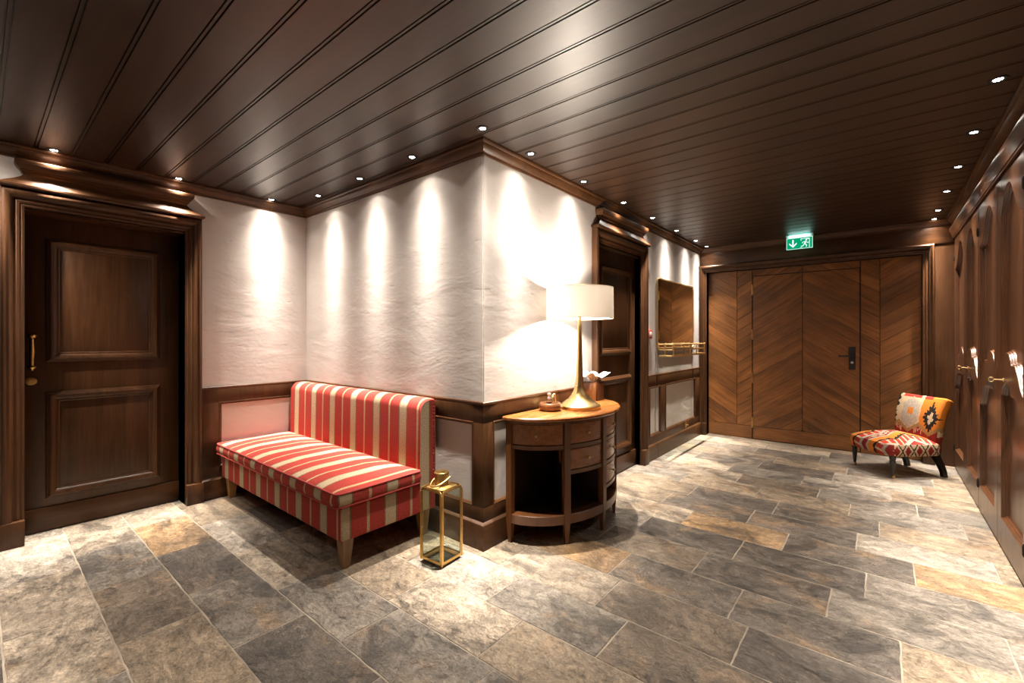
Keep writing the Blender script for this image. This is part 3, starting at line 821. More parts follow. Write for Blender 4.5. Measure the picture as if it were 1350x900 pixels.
for d, z in ((.20, CZ0 + .002), (.012, CZ0 + .002), (.002, CZ0 + .010), (-.006, (CZ0 + CZ1) / 2 - .01), (-.006, (CZ0 + CZ1) / 2 + .012), (.001, CZ1 - .010), (.006, CZ1 - .002), (.03, CZ1 + .006), (.08, CZ1 + .016), (.14, CZ1 + .022), (.19, CZ1 + .025)):
    rings.append([(x, y, z + (0 if d > .185 else wav(x, y) * (1 if z > CZ1 else .4))) for x, y in inset(ol, d)])
loft(bm, rings); uv_fabric(bm); cush = bpart('seat_cushion', bm, M['stripe'], 60)
for z, d in ((CZ1 - .004, .001), (CZ0 + .008, .0)):
    bm = B(); tube(bm, [(x, y, z + wav(x, y) * .5) for x, y in inset(ol, d)], .0055, 8, closed=True); obj('piping', bm, M['piping'], cush)
for x, y in ((BX0 + .05, 1.345), (BX1 - .055, 1.345), (BX0 + .05, 1.90), (BX1 - .055, 1.90)):
    bm = B()
    loft(bm, [[(x + sx * h, y + sy * h, z) for sx, sy in ((-1, -1), (1, -1), (1, 1), (-1, 1))] for h, z in ((.019, 0), (.020, .004), (.034, .166))])
    bpart('leg', bm, M['leg'], 20)

# ================================================================== LANTERN
LX, LY, LH, LW = -1.988, 1.756, .432, .084
lan = tag(empty('lantern', (LX, LY, 0), radians(4)), 'brass and clear glass lantern on the floor between bench and console', 'lantern')
def rrect(h, r, n=5):
    return rr_outline(-h, h, -h, h, r, n)
bm = B()   # each face is a brass strap frame with rounded top corners; straps meet at the posts
SW = .014
for q in range(4):
    Mq = Matrix.Rotation(q * pi / 2, 4, 'Z')
    outer = [(-LW, .016), (LW, .016)]; inner = [(-LW + SW, .016 + SW), (LW - SW, .016 + SW)]
    n = 8; r = .026
    for sx, a0 in ((1, 0), (-1, pi / 2)):
        for i in range(n + 1):
            a = a0 + pi / 2 * i / n
            outer.append((sx * (LW - r) + r * cos(a), LH - r + r * sin(a)))
            inner.append((sx * (LW - r) + (r - SW) * cos(a), LH - r + (r - SW) * sin(a)))
    lines = []
    for o, pts in ((LW - .003, outer), (LW + .0015, outer), (LW + .0015, inner), (LW - .003, inner)):
        l = [tuple(Mq @ Vector((x, -o, z))) for x, z in pts]; lines.append(l + [l[0]])
    strip(bm, lines, closed_profile=True)
for sx in (-1, 1):
    for sy in (-1, 1): box(bm, sx * LW - .005, sx * LW + .005, sy * LW - .005, sy * LW + .005, .012, LH - .022, .003)
obj('frame', bm, M['brass'], lan)
bm = B()   # bevelled bottom rim
lines = []
for h, z in ((LW - .020, .010), (LW - .010, .006), (LW + .002, .018), (LW + .002, .024), (LW - .010, .020), (LW - .020, .014)):
    l = [(x, y, z) for x, y in rrect(h, .010)]; lines.append(l + [l[0]])
strip(bm, lines, closed_profile=True); obj('base_rim', bm, M['brass'], lan)
for sx in (-1, 1):
    for sy in (-1, 1):
        bm = B(); lathe(bm, [(.006, 0), (.008, .003), (.008, .010)], (sx * (LW - .014), sy * (LW - .014), 0), 12); obj('foot', bm, M['brass'], lan)
bm = B(); loft(bm, [[(x, y, z) for x, y in rrect(h, .02)] for h, z in ((LW - .016, LH - .006), (LW - .014, LH - .001), (LW - .026, LH + .004), (.054, LH + .007), (.042, LH + .010))])
obj('top_plate', bm, M['brass'], lan)
bm = B(); lathe(bm, [(.040, 0), (.040, .062), (.043, .063), (.043, .072), (.040, .075), (.012, .077)], (0, 0, LH + .007), 40); obj('chimney', bm, M['brass'], lan)
bm = B()
pts = []
for i in range(49):
    a = -pi * .55 + pi * 1.10 * i / 48
    pts.append((.045 * sin(a) / sin(pi * .55), .012 - .090 * cos(a), LH + .046 - .034 * cos(a)))
tube(bm, pts, .0045, 8); obj('carrying_ring', bm, M['brass'], lan)
for ax in (0, 1):
    for s_ in (-1, 1):
        bm = B()
        if ax: box(bm, -LW + .006, LW - .006, s_ * (LW - .006) - .0012, s_ * (LW - .006) + .0012, .022, LH - .012)
        else: box(bm, s_ * (LW - .006) - .0012, s_ * (LW - .006) + .0012, -LW + .006, LW - .006, .022, LH - .012)
        obj('glass_pane', bm, M['glass'], lan)
bm = B(); box(bm, -LW + .012, LW - .012, -LW + .012, LW - .012, .0145, .017); obj('glass_pane', bm, M['glass'], lan)
bm = B(); lathe(bm, [(.004, 0), (.007, .006), (.004, .012), (.001, .013)], (-LW + .012, -LW - .001, .20), 12, M=Matrix.Rotation(pi / 2, 4, 'X')); obj('door_knob', bm, M['brass'], lan)

# ================================================================== CONSOLE
CXE, CYE, CA, CB = -1.832, 2.715, .545, .395
con = tag(empty('console_table', (CXE + .2, CYE, 0)), 'half-round cherry wood console with small drawers, set against the corridor wall', 'console')
def cpart(name, bm, m, parent=None, smooth=35):
    o = obj(name, bm, m, None, smooth)
    if parent is None: o.parent = con; o.matrix_parent_inverse = Matrix.Translation(-Vector(con.location))
    else: o.parent = parent
    return o
def ell(ph, off, z): return (CXE + (CB + off) * cos(ph), CYE + (CA + off) * sin(ph), z)
def arc_block(bm, p0, p1, o0, o1, z0, z1, n=20, bev=.0):
    rings = []
    for i in range(n + 1):
        ph = p0 + (p1 - p0) * i / n
        if bev:
            rings.append([ell(ph, o0, z0), ell(ph, o1 - bev, z0), ell(ph, o1, z0 + bev), ell(ph, o1, z1 - bev), ell(ph, o1 - bev, z1), ell(ph, o0, z1)])
        else:
            rings.append([ell(ph, o0, z0), ell(ph, o1, z0), ell(ph, o1, z1), ell(ph, o0, z1)])
    loft(bm, rings)
def half_slab(bm, off, z0, z1, bev, n=64, xb=None):
    rings = []
    for o, z in ((off - bev, z0), (off, z0 + bev), (off, z1 - bev), (off - bev, z1)):
        r = [ell(-pi / 2 + pi * i / n, o, z) for i in range(n + 1)]
        r = [(xb if xb is not None else CXE - .012, r[0][1], z)] + r + [(xb if xb is not None else CXE - .012, r[-1][1], z)]
        rings.append(r)
    loft(bm, rings)
bm = B(); half_slab(bm, .034, .778, .802, .006); cpart('table_top', bm, M['cherry'])
bm = B(); half_slab(bm, .004, .757, .778, .002); cpart('frieze', bm, M['cherry_z'])
PH = [-1.53, -.655, 0, .655, 1.53]
for ph in PH:
    x, y, _ = ell(ph, -.012, 0)
    nrm = atan2(sin(ph) / CA, cos(ph) / CB)
    if abs(ph) > 1.4: nrm = 0 if False else (-pi / 2 if ph < 0 else pi / 2)
    Mt = Matrix.Translation((x, y, 0)) @ Matrix.Rotation(nrm, 4, 'Z')
    bm = B()
    loft(bm, [[tuple(Mt @ Vector((sx * h * .9, sy * h, z))) for sx, sy in ((-1, -1), (1, -1), (1, 1), (-1, 1))] for h, z in ((.010, 0), (.0205, .135), (.0215, .17), (.0215, .770))])
    cpart('leg', bm, M['cherry_z'], smooth=20)
bm = B()
for i in range(4):
    g = .045
    a, c = PH[i] + g * (.8), PH[i + 1] - g * .8
    nd_ = (1, 2, 3, 3)[i]
    for z in ((.608,), (.608, .446), (.608, .446, .284), (.608, .446, .284))[i][:nd_]:
        arc_block(bm, a, c, -.05, -.002, z - .012, z + .016, bev=.003)
    arc_block(bm, a, c, -.06, .004, .125, .186, bev=.004)
cpart('rail', bm, M['cherry_z'])
bm = B(); half_slab(bm, -.02, .17, .184, .002); cpart('shelf', bm, M['console_in'])
bm = B()
box(bm, CXE - .012, CXE - .002, CYE - CA + .01, CYE + CA - .01, .17, .77, 0)
for ph in PH[1:-1]:
    x, y, _ = ell(ph, -.03, 0); nrm = atan2(y - CYE, x - CXE)
    L = math.hypot(x - CXE, y - CYE)
    box(bm, 0, L, -.006, .006, .18, .77, 0, M=Matrix.Translation((CXE, CYE, 0)) @ Matrix.Rotation(nrm, 4, 'Z'))
cpart('divider', bm, M['console_in'], smooth=0)
for i in range(4):
    a, c = PH[i] + .052, PH[i + 1] - .052
    for j in range((1, 2, 3, 3)[i]):
        z1 = .754 - .162 * j
        bm = B(); arc_block(bm, a, c, -.20, -.006, z1 - .128, z1, bev=.003)
        # veneer grain follows the curve
        dr = cpart('drawer', bm, M['cherry'])
        pm = (a + c) / 2
        p = ell(pm, -.006, z1 - .064); nrm = atan2(sin(pm) / CA, cos(pm) / CB)
        bm = B(); lathe(bm, [(.005, 0), (.0045, .006), (.009, .010), (.011, .015), (.009, .020), (.001, .022)], p, 16, M=Matrix.Rotation(nrm, 4, 'Z') @ Matrix.Rotation(pi / 2, 4, 'Y'))
        k = obj('knob', bm, M['brass_lamp'], dr); k.matrix_parent_inverse = Matrix.Identity(4)

# ================================================================== THINGS ON THE CONSOLE
TX, TY, TZ = -1.640, 2.738, .802
lamp = tag(empty('table_lamp', (TX, TY, TZ)), 'brass trumpet-foot table lamp with lit white drum shade on the console', 'lamp')
bm = B(); lathe(bm, [(.02, .0), (.143, .0), (.147, .003), (.147, .022), (.143, .027), (.128, .036), (.108, .048), (.085, .064), (.064, .086), (.048, .112), (.036, .145), (.029, .185), (.024, .24), (.0205, .31), (.0175, .40), (.0150, .50), (.0130, .60), (.0115, .655)], (0, 0, 0), 72)
obj('lamp_foot', bm, M['brass_lamp'], lamp, 30)
SR, S0, S1 = .236, 1.433 - TZ, 1.652 - TZ
bm = B(); lathe(bm, [(SR, S0), (SR - .002, S1), (SR - .004, S1), (SR - .002, S0 + .001), (SR, S0)], (0, 0, 0), 96, cap=False)
sh = obj('lamp_shade', bm, M['shade'], lamp, 40)
bm = B()
for k in range(3):
    a = 2 * pi * k / 3 + .4
    tube(bm, [(.010 * cos(a), .010 * sin(a), S1 - .03), ((SR - .004) * cos(a), (SR - .004) * sin(a), S1 - .012)], .002, 6)
for z, r in ((S0 + .002, SR - .001), (S1 - .001, SR - .003)):
    tube(bm, [(r * cos(2 * pi * i / 64), r * sin(2 * pi * i / 64), z) for i in range(64)], .002, 6, closed=True)
tube(bm, [(0, 0, .65), (0, 0, S1 - .03)], .004, 8)
obj('shade_frame', bm, M['brass_lamp'], sh)
bm = B(); lathe(bm, [(.012, 0), (.014, .02), (.028, .05), (.030, .068), (.024, .088), (.001, .098)], (.022, 0, .662), 24)
obj('bulb', bm, M['bulb'], lamp)
l = bpy.data.lights.new('lamp_light', 'POINT'); l.energy = 80; l.color = (1.0, .87, .73); l.shadow_soft_size = .03
lo = bpy.data.objects.new('lamp_light', l); COL.objects.link(lo); lo.parent = lamp; lo.location = (-.022, 0, .730)

tb = tag(empty('tissue_box', (-1.775, 3.178, TZ), 0), 'square brown wooden tissue box behind the lamp, white tissue sticking out', 'tissue box')
bm = B(); h = .063
for x0, x1, y0, y1 in ((-h, h, -h, -h + .008), (-h, h, h - .008, h), (-h, -h + .008, -h, h), (h - .008, h, -h, h)): box(bm, x0, x1, y0, y1, 0, .146, .0015)
box(bm, -h, h, -h, -.02, .138, .146, .001); box(bm, -h, h, .02, h, .138, .146, .001); box(bm, -h, -.045, -.02, .02, .138, .146, .001); box(bm, .045, h, -.02, .02, .138, .146, .001)
obj('casing', bm, M['cherry_z'], tb)
bm = B()
rt = random.Random(5)
N = 28
g = {}
for i in range(N + 1):
    for j in range(9):
        a = 2 * pi * i / N; t = j / 8
        rad = .018 + .088 * t ** 1.2 * (1 + .28 * sin(3 * a + .6) + .18 * sin(7 * a))
        z = .130 + .078 * sin(min(1, t * 1.25) * pi * .62) * (1 + .25 * sin(4 * a)) + .010 * sin(9 * a) * t
        g[i, j] = bm.verts.new((rad * cos(a) * .95, rad * sin(a) * .95, z))
for i in range(N):
    for j in range(8): bm.faces.new((g[i, j], g[i + 1, j], g[i + 1, j + 1], g[i, j + 1]))
bmesh.ops.remove_doubles(bm, verts=bm.verts[:], dist=1e-5)
ti = obj('tissue', bm, M['paper'], tb, 80)
so = ti.modifiers.new('thick', 'SOLIDIFY'); so.thickness = .002

bw = tag(empty('bowl', (-1.742, 2.520, TZ)), 'round squat turned wooden bowl at the near end of the console top', 'bowl')
bm = B(); lathe(bm, [(.055, 0), (.068, .004), (.078, .018), (.080, .030), (.077, .046), (.069, .054), (.060, .054), (.054, .046), (.050, .026), (.044, .014), (.001, .012)], (0, 0, 0), 48)
obj('bowl_body', bm, M['cherry_z'], bw)
fg = tag(empty('ornament', (-1.742, 2.520, TZ + .0135)), 'tiny figure ornament with a curled tail standing in the wooden bowl', 'ornament')
bm = B(); lathe(bm, [(.012, 0), (.016, .012), (.018, .040), (.020, .046), (.017, .052), (.008, .056)], (-.006, -.008, 0), 20); obj('barrel', bm, M['cherry_z'], fg)
bm = B(); lathe(bm, [(.001, -.004), (.013, .002), (.016, .014), (.012, .024), (.009, .028), (.013, .034), (.015, .042), (.011, .050), (.001, .054)], (-.004, -.004, .056), 20); obj('body', bm, M['steel'], fg)
bm = B(); tube(bm, [(.012 + .004 * sin(i), .016 - .016 * cos(pi * 1.2 * i / 14) + .008, .04 + .055 * sin(pi * i / 14)) for i in range(15)], .0055, 8); obj('tail', bm, M['brass_bright'], fg)

# ================================================================== WALL MIRROR, SHELF, SWITCH
mir = tag(empty('mirror', (XB, 5.38, 1.55)), 'tall brass framed wall mirror with rounded corners, right of the corridor door', 'mirror')
my0, my1, mz0, mz1 = -.62, .60, -.375, .412
def rrYZ(inset_, x, r=.05): return [(x, a, c) for a, c in rr_outline(my0 + inset_, my1 - inset_, mz0 + inset_, mz1 - inset_, max(.006, r - inset_), 6)]
bm = B()
R_ = [rrYZ(0, .0), rrYZ(0, .013), rrYZ(.004, .017), rrYZ(.016, .017), rrYZ(.018, .011)]
loft(bm, R_, cap=False); obj('mirror_frame', bm, M['brass_bright'], mir)
bm = B(); bm.faces.new([bm.verts.new(p) for p in rrYZ(.016, .011)]); obj('mirror_glass', bm, M['mirror'], mir, 0)
shf = tag(empty('wall_shelf', (XB, 5.40, 1.10)), 'brass gallery shelf with two rails, mounted under the wall mirror', 'shelf')
sy0, sy1, sd = -.58, .59, .158
def path(z, r=.03):
    pts = [(.0, sy0, z)]
    pts += [(sd - r + r * sin(a), sy0 + r - r * cos(a), z) for a in [pi / 2 * i / 6 for i in range(7)]]
    pts += [(sd - r + r * cos(a), sy1 - r + r * sin(a), z) for a in [pi / 2 * i / 6 for i in range(7)]]
    return pts + [(.0, sy1, z)]
bm = B(); ring = path(0)
tube(bm, ring, .010, 8); tube(bm, [(.006, sy0, 0), (.006, sy1, 0)], .006, 8); obj('rim', bm, M['brass_bright'], shf)
bm = B(); loft(bm, [[(x, y, z) for x, y, z in path(-.003)], [(x, y, z + .006) for x, y, z in path(-.003)]]); obj('glass_plate', bm, M['glass'], shf, 0)
for z in (.066, .125):
    bm = B(); tube(bm, path(z), .0065, 8); obj('gallery_rail', bm, M['brass_bright'], shf)
for x, y in ((sd * .45, sy0), (sd, sy0 + .03), (sd, sy0 + .36), (sd, 0), (sd, sy1 - .36), (sd, sy1 - .03), (sd * .45, sy1)):
    bm = B(); tube(bm, [(x, y, .0), (x, y, .128)], .0065, 8); lathe(bm, [(.0055, 0), (.008, .004), (.006, .010), (.001, .013)], (x, y, .126), 10); obj('post', bm, M['brass_bright'], shf)
cp = tag(empty('call_point', (XB, 4.535, 1.335)), 'small red call point box on the wall between corridor door and mirror', 'alarm')
bm = B(); box(bm, -.002, .030, -.045, .045, -.045, .045, .005, 3); obj('housing', bm, M['red_plastic'], cp)
bm = B(); box(bm, .030, .033, -.028, .028, -.028, .028, .001); obj('cover', bm, M['white_plastic'], cp)

# ================================================================== EXIT SIGN
ex = tag(empty('exit_sign', (-.72, 6.12, CZ)), 'lit green emergency exit sign with arrow and running figure above the chevron door', 'exit sign')
bm = B(); box(bm, -.135, .135, -.018, .018, -.034, 0, .004); obj('housing', bm, M['white_plastic'], ex)
bm = B(); box(bm, -.10, .10, -.0195, -.0185, -.030, -.020, 0); obj('led_strip', bm, M['exit_led'], ex)
bm = B(); box(bm, -.129, .129, -.004, .004, -.168, -.034, .001); obj('sign_plate', bm, M['exit_green'], ex)
bm = B()
yq = -.0052
def flat(poly): bm.faces.new([bm.verts.new((x, yq, z)) for x, z in poly])
def fr_(x0, x1, z0, z1): flat([(x0, z0), (x1, z0), (x1, z1), (x0, z1)])
for q in ((-.129, .129, -.168, -.1635), (-.129, .129, -.041, -.035), (-.129, -.1245, -.1635, -.041), (.1245, .129, -.1635, -.041)): fr_(*q)
fr_(-.072, -.056, -.125, -.056)                                        # down arrow shaft
flat([(-.064, -.148), (-.026, -.110), (-.026, -.090), (-.064, -.128), (-.102, -.090), (-.102, -.110)])   # arrow head
fr_(.012, .100, -.058, -.052); fr_(.094, .100, -.158, -.058); fr_(.012, .018, -.075, -.058); fr_(.060, .100, -.064, -.058)   # doorway
def limb(a, c, w):
    d = Vector((c[0] - a[0], c[1] - a[1])).normalized(); n_ = Vector((-d.y, d.x)) * w / 2
    flat([(a[0] - n_.x, a[1] - n_.y), (c[0] - n_.x, c[1] - n_.y), (c[0] + n_.x, c[1] + n_.y), (a[0] + n_.x, a[1] + n_.y)])
flat([(.066 + .009 * cos(2 * pi * i / 14), -.074 + .009 * sin(2 * pi * i / 14)) for i in range(14)])
limb((.060, -.086), (.050, -.118), .017); limb((.058, -.088), (.036, -.092), .007); limb((.036, -.092), (.026, -.106), .007); limb((.062, -.090), (.082, -.106), .007); limb((.082, -.106), (.092, -.098), .007)
limb((.052, -.116), (.070, -.130), .009); limb((.070, -.130), (.066, -.152), .009); limb((.048, -.116), (.036, -.136), .009); limb((.036, -.136), (.014, -.140), .009)
fr_(.006, .030, -.158, -.152)
bmesh.ops.recalc_face_normals(bm, faces=bm.faces[:])
r_ = bmesh.ops.extrude_face_region(bm, geom=bm.faces[:])
for v in [v for v in r_['geom'] if isinstance(v, bmesh.types.BMVert)]: v.co.y += .0008
obj('pictogram', bm, M['exit_white'], ex, 0)
l = bpy.data.lights.new('sign_glow', 'AREA'); l.energy = .35; l.color = (.25, 1.0, .85); l.shape = 'RECTANGLE'; l.size = .2; l.size_y = .02
lo = bpy.data.objects.new('sign_glow', l); COL.objects.link(lo); lo.parent = ex; lo.location = (0, -.035, -.030); lo.rotation_euler = (radians(150), 0, 0)

# ================================================================== KILIM CHAIR
ch = tag(empty('slipper_chair', (.123, 5.732, 0), radians(-49.4)), 'low armless chair in orange and red kilim fabric by the wardrobes', 'chair')
OR, BK, GW, CR, TA, DR, RD = (.52, .165, .018), (.014, .010, .009), (.34, .295, .245), (.50, .37, .23), (.27, .165, .06), (.20, .018, .013), (.36, .03, .018)
tri = lambda t: abs((t % 1) * 2 - 1)
def pat_back(x, z):
    s, h = x / .255, (z - .31) / .41
    c = -.24 if s < .18 else .60
    d = abs(s - c)
    zig = .19 + .19 * min(1, d / .42)
    if s < -.66: zig = .36 - .30 * (-.66 - s)
    if h < zig - .045:
        return CR if (d > .26 and tri(s * 14) < .35 and h > zig - .16) else DR
    if h < zig + .045: return TA
    if s < -.70:
        e = (s + .70) * -1; j = tri(h * 7)
        return BK if (.05 + .10 * j < e < .20 + .10 * j and (h < .62 or h > .72)) else CR
    if c < 0:
        r = max(d / .40, (abs(h - .62) / .34 + d / .40 * .55) / 1.25)
        j = .10 * tri(h * 11)
        if abs(s - c) < .11 and abs(h - .66) < .075: return OR
        if r < .82 + j: return GW if tri(s * 13 + h * 3) > .12 else CR
        return CR if h < .98 else (RD if s < .05 else CR)
    r = abs(s - c) / .36 + abs(h - .56) / .46
    a = atan2(h - .56, (s - c))
    j = .26 * tri(a * 16 / (2 * pi))
    if r < .20 + .24 * tri(a * 4 / (2 * pi) + .25): return CR
    if r < .66 + j: return BK
    if h > .97 and s < .5: return RD
    return OR
def pat_seat(x, y):
    u, v = x / .26, (y + .28) / .48
    p = u * 1.15 + v * .55
    z = tri(v * 1.5 + .15) * .62
    q = (u * 1.7 + z * 1.0) % 1.7
    if abs(q - .10) < .11: return GW
    if abs(q - .62) < .07: return GW if v < .5 else CR
    if q < .55:
        j = tri(v * 10)
        cv = abs((v * 1.5 + .15) % 1 - .5)
        if abs(q - .36) < .12 * j and cv < .30: return CR
        return DR if v < .55 else RD
    if q < 1.25:
        j = tri(v * 9)
        return BK if 1.02 + .12 * j < q < 1.22 + .03 * j else OR
    return RD if tri(v * 9 + u) > .3 else CR
def pat_side(t, z):
    hh = (z - .20) / .11
    k_ = (t * 9) % 1
    e = abs(k_ - .5) * 2 + abs(hh - .5) * 1.3
    if abs(e - .75) < .17: return CR
    return DR if e < .58 else BK if e < 1.15 else CR
def paint(bm, fn):
    cl = bm.faces.layers.float_color.new('pattern')
    bmesh.ops.recalc_face_normals(bm, faces=bm.faces[:]); bm.normal_update()
    for f in bm.faces: f[cl] = (*fn(f.calc_center_median(), f.normal), 1)
def seat_outline(k):
    # front corners rounded, sides taper to the back, serpentine front
    o = []
    for x, y in dens(rr_outline(-.26, .26, -.275, .235, .06, 10), .006):
        t = (y + .275) / .51
        xx = x * (1 - .10 * t)
        yy = y - (.018 * cos(x / .26 * pi / 2) if y < 0 else 0)
        o.append((xx, yy))
    return o
so_ = seat_outline(0)
rings = []
for k_, z in [(.5, .205), (.94, .204), (.965, .207), (.985, .215)] + [(.985 + .022 * sin(pi * i / 14), .215 + .100 * i / 14) for i in range(1, 15)] + [(.985 * cos(pi / 2 * (i / 44) ** 1.0), .315 + .075 * (1 - cos(pi / 2 * i / 44) ** 2.2)) for i in range(1, 43)]:
    rings.append([(x * k_, -.03 + (y + .03) * k_, z) for x, y in so_])
bm = B(); loft(bm, rings)
def fn_seat(c, n):
    if n.z < .45 and c.z < .32:
        if c.y < -.24: return pat_seat(c.x, -.28 + (c.z - .32) * .8)
        return pat_side(c.y + .5, c.z)
    return pat_seat(c.x, c.y)
paint(bm, fn_seat); obj('seat', bm, M['kilim'], ch, 70)
# scrolled back: spine curve with rounded slab sections
spine = [(.205, .225), (.207, .30), (.211, .38), (.220, .46), (.234, .54), (.252, .61), (.270, .665), (.285, .70), (.297, .722)]
rings = []
NS = 84
def spn(t):
    q = t * (len(spine) - 1); i = min(int(q), len(spine) - 2); f = q - i
    p0, p1, p2, p3 = spine[max(i - 1, 0)], spine[i], spine[i + 1], spine[min(i + 2, len(spine) - 1)]
    cr = lambda a, b_, c, d: .5 * (2 * b_ + (c - a) * f + (2 * a - 5 * b_ + 4 * c - d) * f * f + (3 * b_ - a - 3 * c + d) * f ** 3)
    return cr(p0[0], p1[0], p2[0], p3[0]), cr(p0[1], p1[1], p2[1], p3[1])
for i in range(NS + 1):
    t = i / NS
    y, z = spn(t); y2, z2 = spn(min(1, t + .02)); y1, z1 = spn(max(0, t - .02))
    dy, dz = y2 - y1, z2 - z1; L = math.hypot(dy, dz); ny_, nz_ = dz / L, -dy / L      # normal towards the back (+y)
    w = .215 + .040 * t ** .8; th = .046
    e = max(0, (t - .90) / .10); sc = sqrt(max(0.02, 1 - e * e))
    w *= (1 - .06 * (1 - sc)); th *= sc
    o = dens(rr_outline(-w, w, -th, th, min(.038, th * .85), 6), .007)
    if i == 0: n0 = len(o)
    m_ = len(o)
    o = [o[int(q * m_ / n0) % m_] for q in range(n0)] if m_ != n0 else o
    rings.append([(a, y + b_ * ny_, z + b_ * nz_) for a, b_ in o])
bm = B(); loft(bm, rings)
paint(bm, lambda c, n: pat_back(c.x, c.z) if n.y < .5 else (pat_side(c.x + .5, .2 + (c.z - .3) * .25)))
obj('backrest', bm, M['kilim'], ch, 70)
for sx in (-1, 1):
    bm = B(); lathe(bm, [(.010, .028), (.013, .045), (.015, .075), (.021, .13), (.024, .16), (.019, .168), (.025, .178), (.027, .205), (.027, .215)], (sx * .222, -.232, 0), 20)
    lg = obj('leg', bm, M['blackwood'], ch)
    bm = B(); lathe(bm, [(.001, -.006), (.011, -.006), (.014, -.003), (.014, .003), (.011, .006), (.001, .006)], (sx * .222, -.225, .0142), 18, M=Matrix.Rotation(pi / 2, 4, 'Y'))
    tube(bm, [(sx * .222 + .010, -.225, .014), (sx * .222 + .010, -.230, .030), (sx * .222, -.232, .034), (sx * .222 - .010, -.230, .030), (sx * .222 - .010, -.225, .014)], .0025, 6)
    obj('castor', bm, M['brass'], lg)
    bm = B()
    loft(bm, [[(sx * .19 + a * h, y + b_ * h * 1.2, z) for a, b_ in ((-1, -1), (1, -1), (1, 1), (-1, 1))] for h, y, z in ((.017, .285, 0), (.0175, .275, .05), (.020, .245, .12), (.024, .205, .19), (.026, .185, .24))])
    obj('leg', bm, M['blackwood'], ch, 25)
EXPO = 0.15
# ================================================================== LIGHTS
# one reflector lamp: a tight core inside a wider soft cone, set by the angle from the beam axis
def beam(name, energy, core, wide, spill):
    l = bpy.data.lights.new(name, 'SPOT'); l.energy = energy; l.spot_size = radians(118); l.spot_blend = .12
    l.color = (1.0, .885, .775); l.shadow_soft_size = .016
    l.use_nodes = True; nt = l.node_tree; em = nt.nodes['Emission']
    tc = nd(nt, 'ShaderNodeTexCoord'); sp = nd(nt, 'ShaderNodeSeparateXYZ'); lk(nt, tc.outputs['Normal'], sp.inputs[0])
    an = math_(nt, 'MULTIPLY', math_(nt, 'ARCCOSINE', math_(nt, 'MINIMUM', math_(nt, 'ABSOLUTE', sp.outputs[2]), 1.0)), 180 / pi)
    a2 = math_(nt, 'MULTIPLY', an, an)
    g = lambda k, s: math_(nt, 'MULTIPLY', math_(nt, 'EXPONENT', math_(nt, 'MULTIPLY', a2, -1 / (2 * s * s))), k)
    lk(nt, math_(nt, 'ADD', math_(nt, 'ADD', g(core, 6.8), g(wide, 15.0)), spill), em.inputs['Strength'])
    return l
LAMP = beam('reflector_lamp', 720.0, .84, .23, .0036)
SWIVEL_FILL = beam('swivel_fill', 240.0, .6, .30, .003)  # beam of an unseen lamp added to brighten the left door
def spot(name, loc, parent, tilt=(0, 0)):
    o = bpy.data.objects.new(name, LAMP); COL.objects.link(o); o.parent = parent
    o.location = loc; o.rotation_euler = (tilt[0], tilt[1], 0)
    return o
bm = B(); lathe(bm, [(.017, 0), (.022, -.004), (.034, -.005), (.037, -.002), (.037, .001)], (0, 0, 0), 32, cap=False); PR = obj('bezel', bm, M['iron'])
bm = B(); lathe(bm, [(.0005, -.001), (.0175, -.001)], (0, 0, 0), 24, cap=False); PL = obj('lens', bm, M['lens'])
first = [True]
def downlight(x, y, label, tx=0, ty=0, rot=None):
    d = tag(empty('downlight', (x, y, CZ)), label, 'ceiling light', 'recessed ceiling downlights')
    for p in (PR, PL):
        if first[0]: c = p
        else: c = p.copy(); COL.objects.link(c)
        c.parent = d
    first[0] = False
    sp = spot('beam', (0, 0, -.008), d, (ty, tx))
    if rot: sp.rotation_euler = rot; sp.data = SWIVEL_FILL
T = radians(0)
XLL, XBL, YAL, XRL = -4.075, -1.755, 1.858, .424
for y, lab in ((.33, 'downlight over the handle end of the left panelled door'), (.989, 'downlight over the hinge end of the left panelled door hood'), (1.651, 'downlight above the left wall in the alcove, next to the inner corner')):
    downlight(XLL, y, lab, tx=-T)
for x, lab in ((-3.66, 'downlight over the far left end of the striped bench, by the inner corner'), (-3.025, 'downlight above the middle of the striped bench'), (-2.397, 'downlight above the right end of the striped bench')):
    downlight(x, YAL, lab, ty=T)
downlight(XBL - .0, YAL + .004, 'downlight directly out from the projecting plaster corner', tx=0, ty=0)
for y, lab in ((2.318, 'first downlight along the corridor wall past the plaster corner'), (2.99, 'downlight above the white lamp on the console'), (3.68, 'downlight over the near end of the corridor door hood'),
               (4.333, 'downlight over the far end of the corridor door hood'), (5.02, 'downlight above the near side of the wall mirror'), (5.70, 'downlight above the far side of the wall mirror'), (6.15, 'downlight in the far corner beside the chevron door, mirror side')):
    downlight(XBL, y, lab, tx=-T)
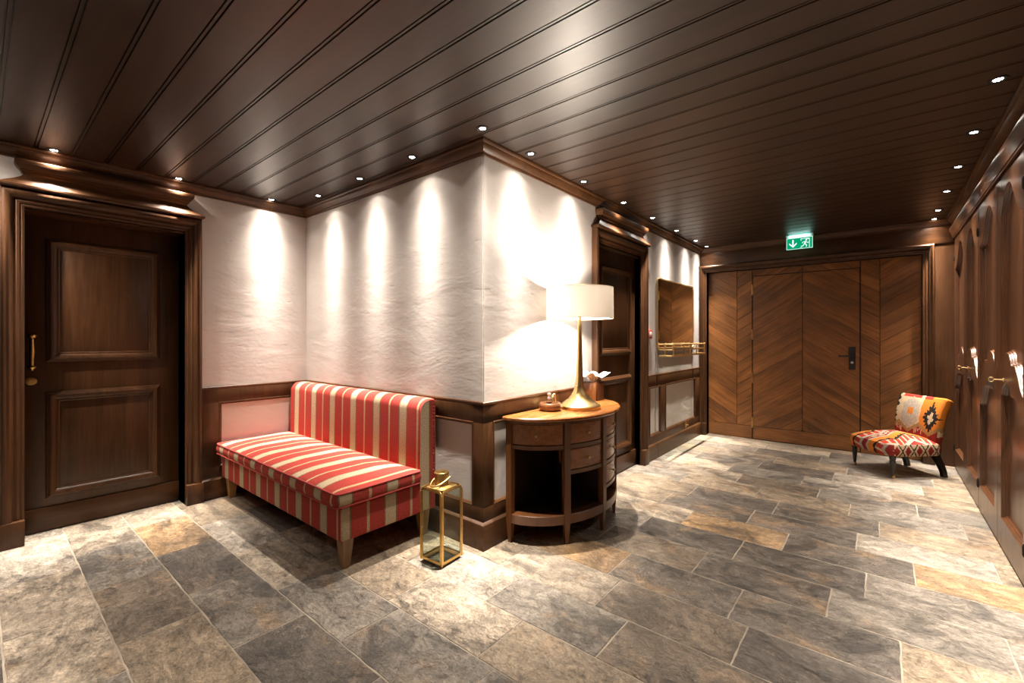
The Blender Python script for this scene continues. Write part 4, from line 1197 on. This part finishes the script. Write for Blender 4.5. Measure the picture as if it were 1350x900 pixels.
for y, lab in ((3.035, 'brightest downlight at the right edge, nearest along the wardrobes'), (3.725, 'second downlight back along the wardrobe side, counting from the camera'), (4.41, 'third downlight back along the wardrobe side, counting from the camera'),
               (5.085, 'fourth downlight back along the wardrobe side, counting from the camera'), (5.786, 'downlight above the kilim chair, wardrobe side'), (6.19, 'last downlight at the far wall, wardrobe side')):
    downlight(XRL, y, lab, tx=T)
# first carries on the wardrobe row; the others are unseen, added as fill light
for i, (x, y, lab) in enumerate(((XRL, 2.35, 'downlight of the wardrobe row level with the plaster corner'), (XRL, 1.66, 'added fill downlight beside the camera, wardrobe side, out of view'), (XRL, .3, 'added fill downlight just behind the camera, wardrobe side, out of view'), (XRL, -.9, 'added fill downlight furthest behind the camera, wardrobe side, out of view'),
                                 (-3.88, -.12, 'added swivelled downlight, out of view, to light the left panelled door'), (XLL, -1.0, 'added fill downlight on the left side before the panelled door, out of view'), (-3.1, -.35, 'added fill downlight over the open floor before the left door, out of view'), (-2.25, -.45, 'added fill downlight over the open floor facing the bench, out of view'), (-1.4, -.55, 'added fill downlight over the open floor beside the camera, out of view'))):
    if i == 4:
        q = Vector((-.42, .66, -1.15)).to_track_quat('-Z', 'Y').to_euler(); downlight(x, y, lab, rot=q)
    else: downlight(x, y, lab)

# ================================================================== CAMERA / RENDER
cam = bpy.data.cameras.new('camera'); co = bpy.data.objects.new('camera', cam); COL.objects.link(co)
co.location = (0, 0, 1.3); co.rotation_euler = (pi / 2, 0, radians(39.56))
cam.sensor_width = 36; cam.lens = 36 * 587 / 1350; cam.shift_y = -5 / 1350; cam.clip_start = .02
SC.camera = co
w = bpy.data.worlds.new('world'); SC.world = w; w.use_nodes = True
w.node_tree.nodes['Background'].inputs[0].default_value = (.05, .045, .04, 1)
vs = SC.view_settings
vs.view_transform = 'Standard'; vs.look = 'None'; vs.gamma = 1; vs.use_curve_mapping = False; vs.exposure = EXPO
SC.cycles.use_denoising = True
SC.cycles.max_bounces = 10; SC.cycles.diffuse_bounces = 6; SC.cycles.glossy_bounces = 4; SC.cycles.transparent_max_bounces = 12
SC.cycles.sample_clamp_indirect = 6
SC.cycles.caustics_reflective = False; SC.cycles.caustics_refractive = False
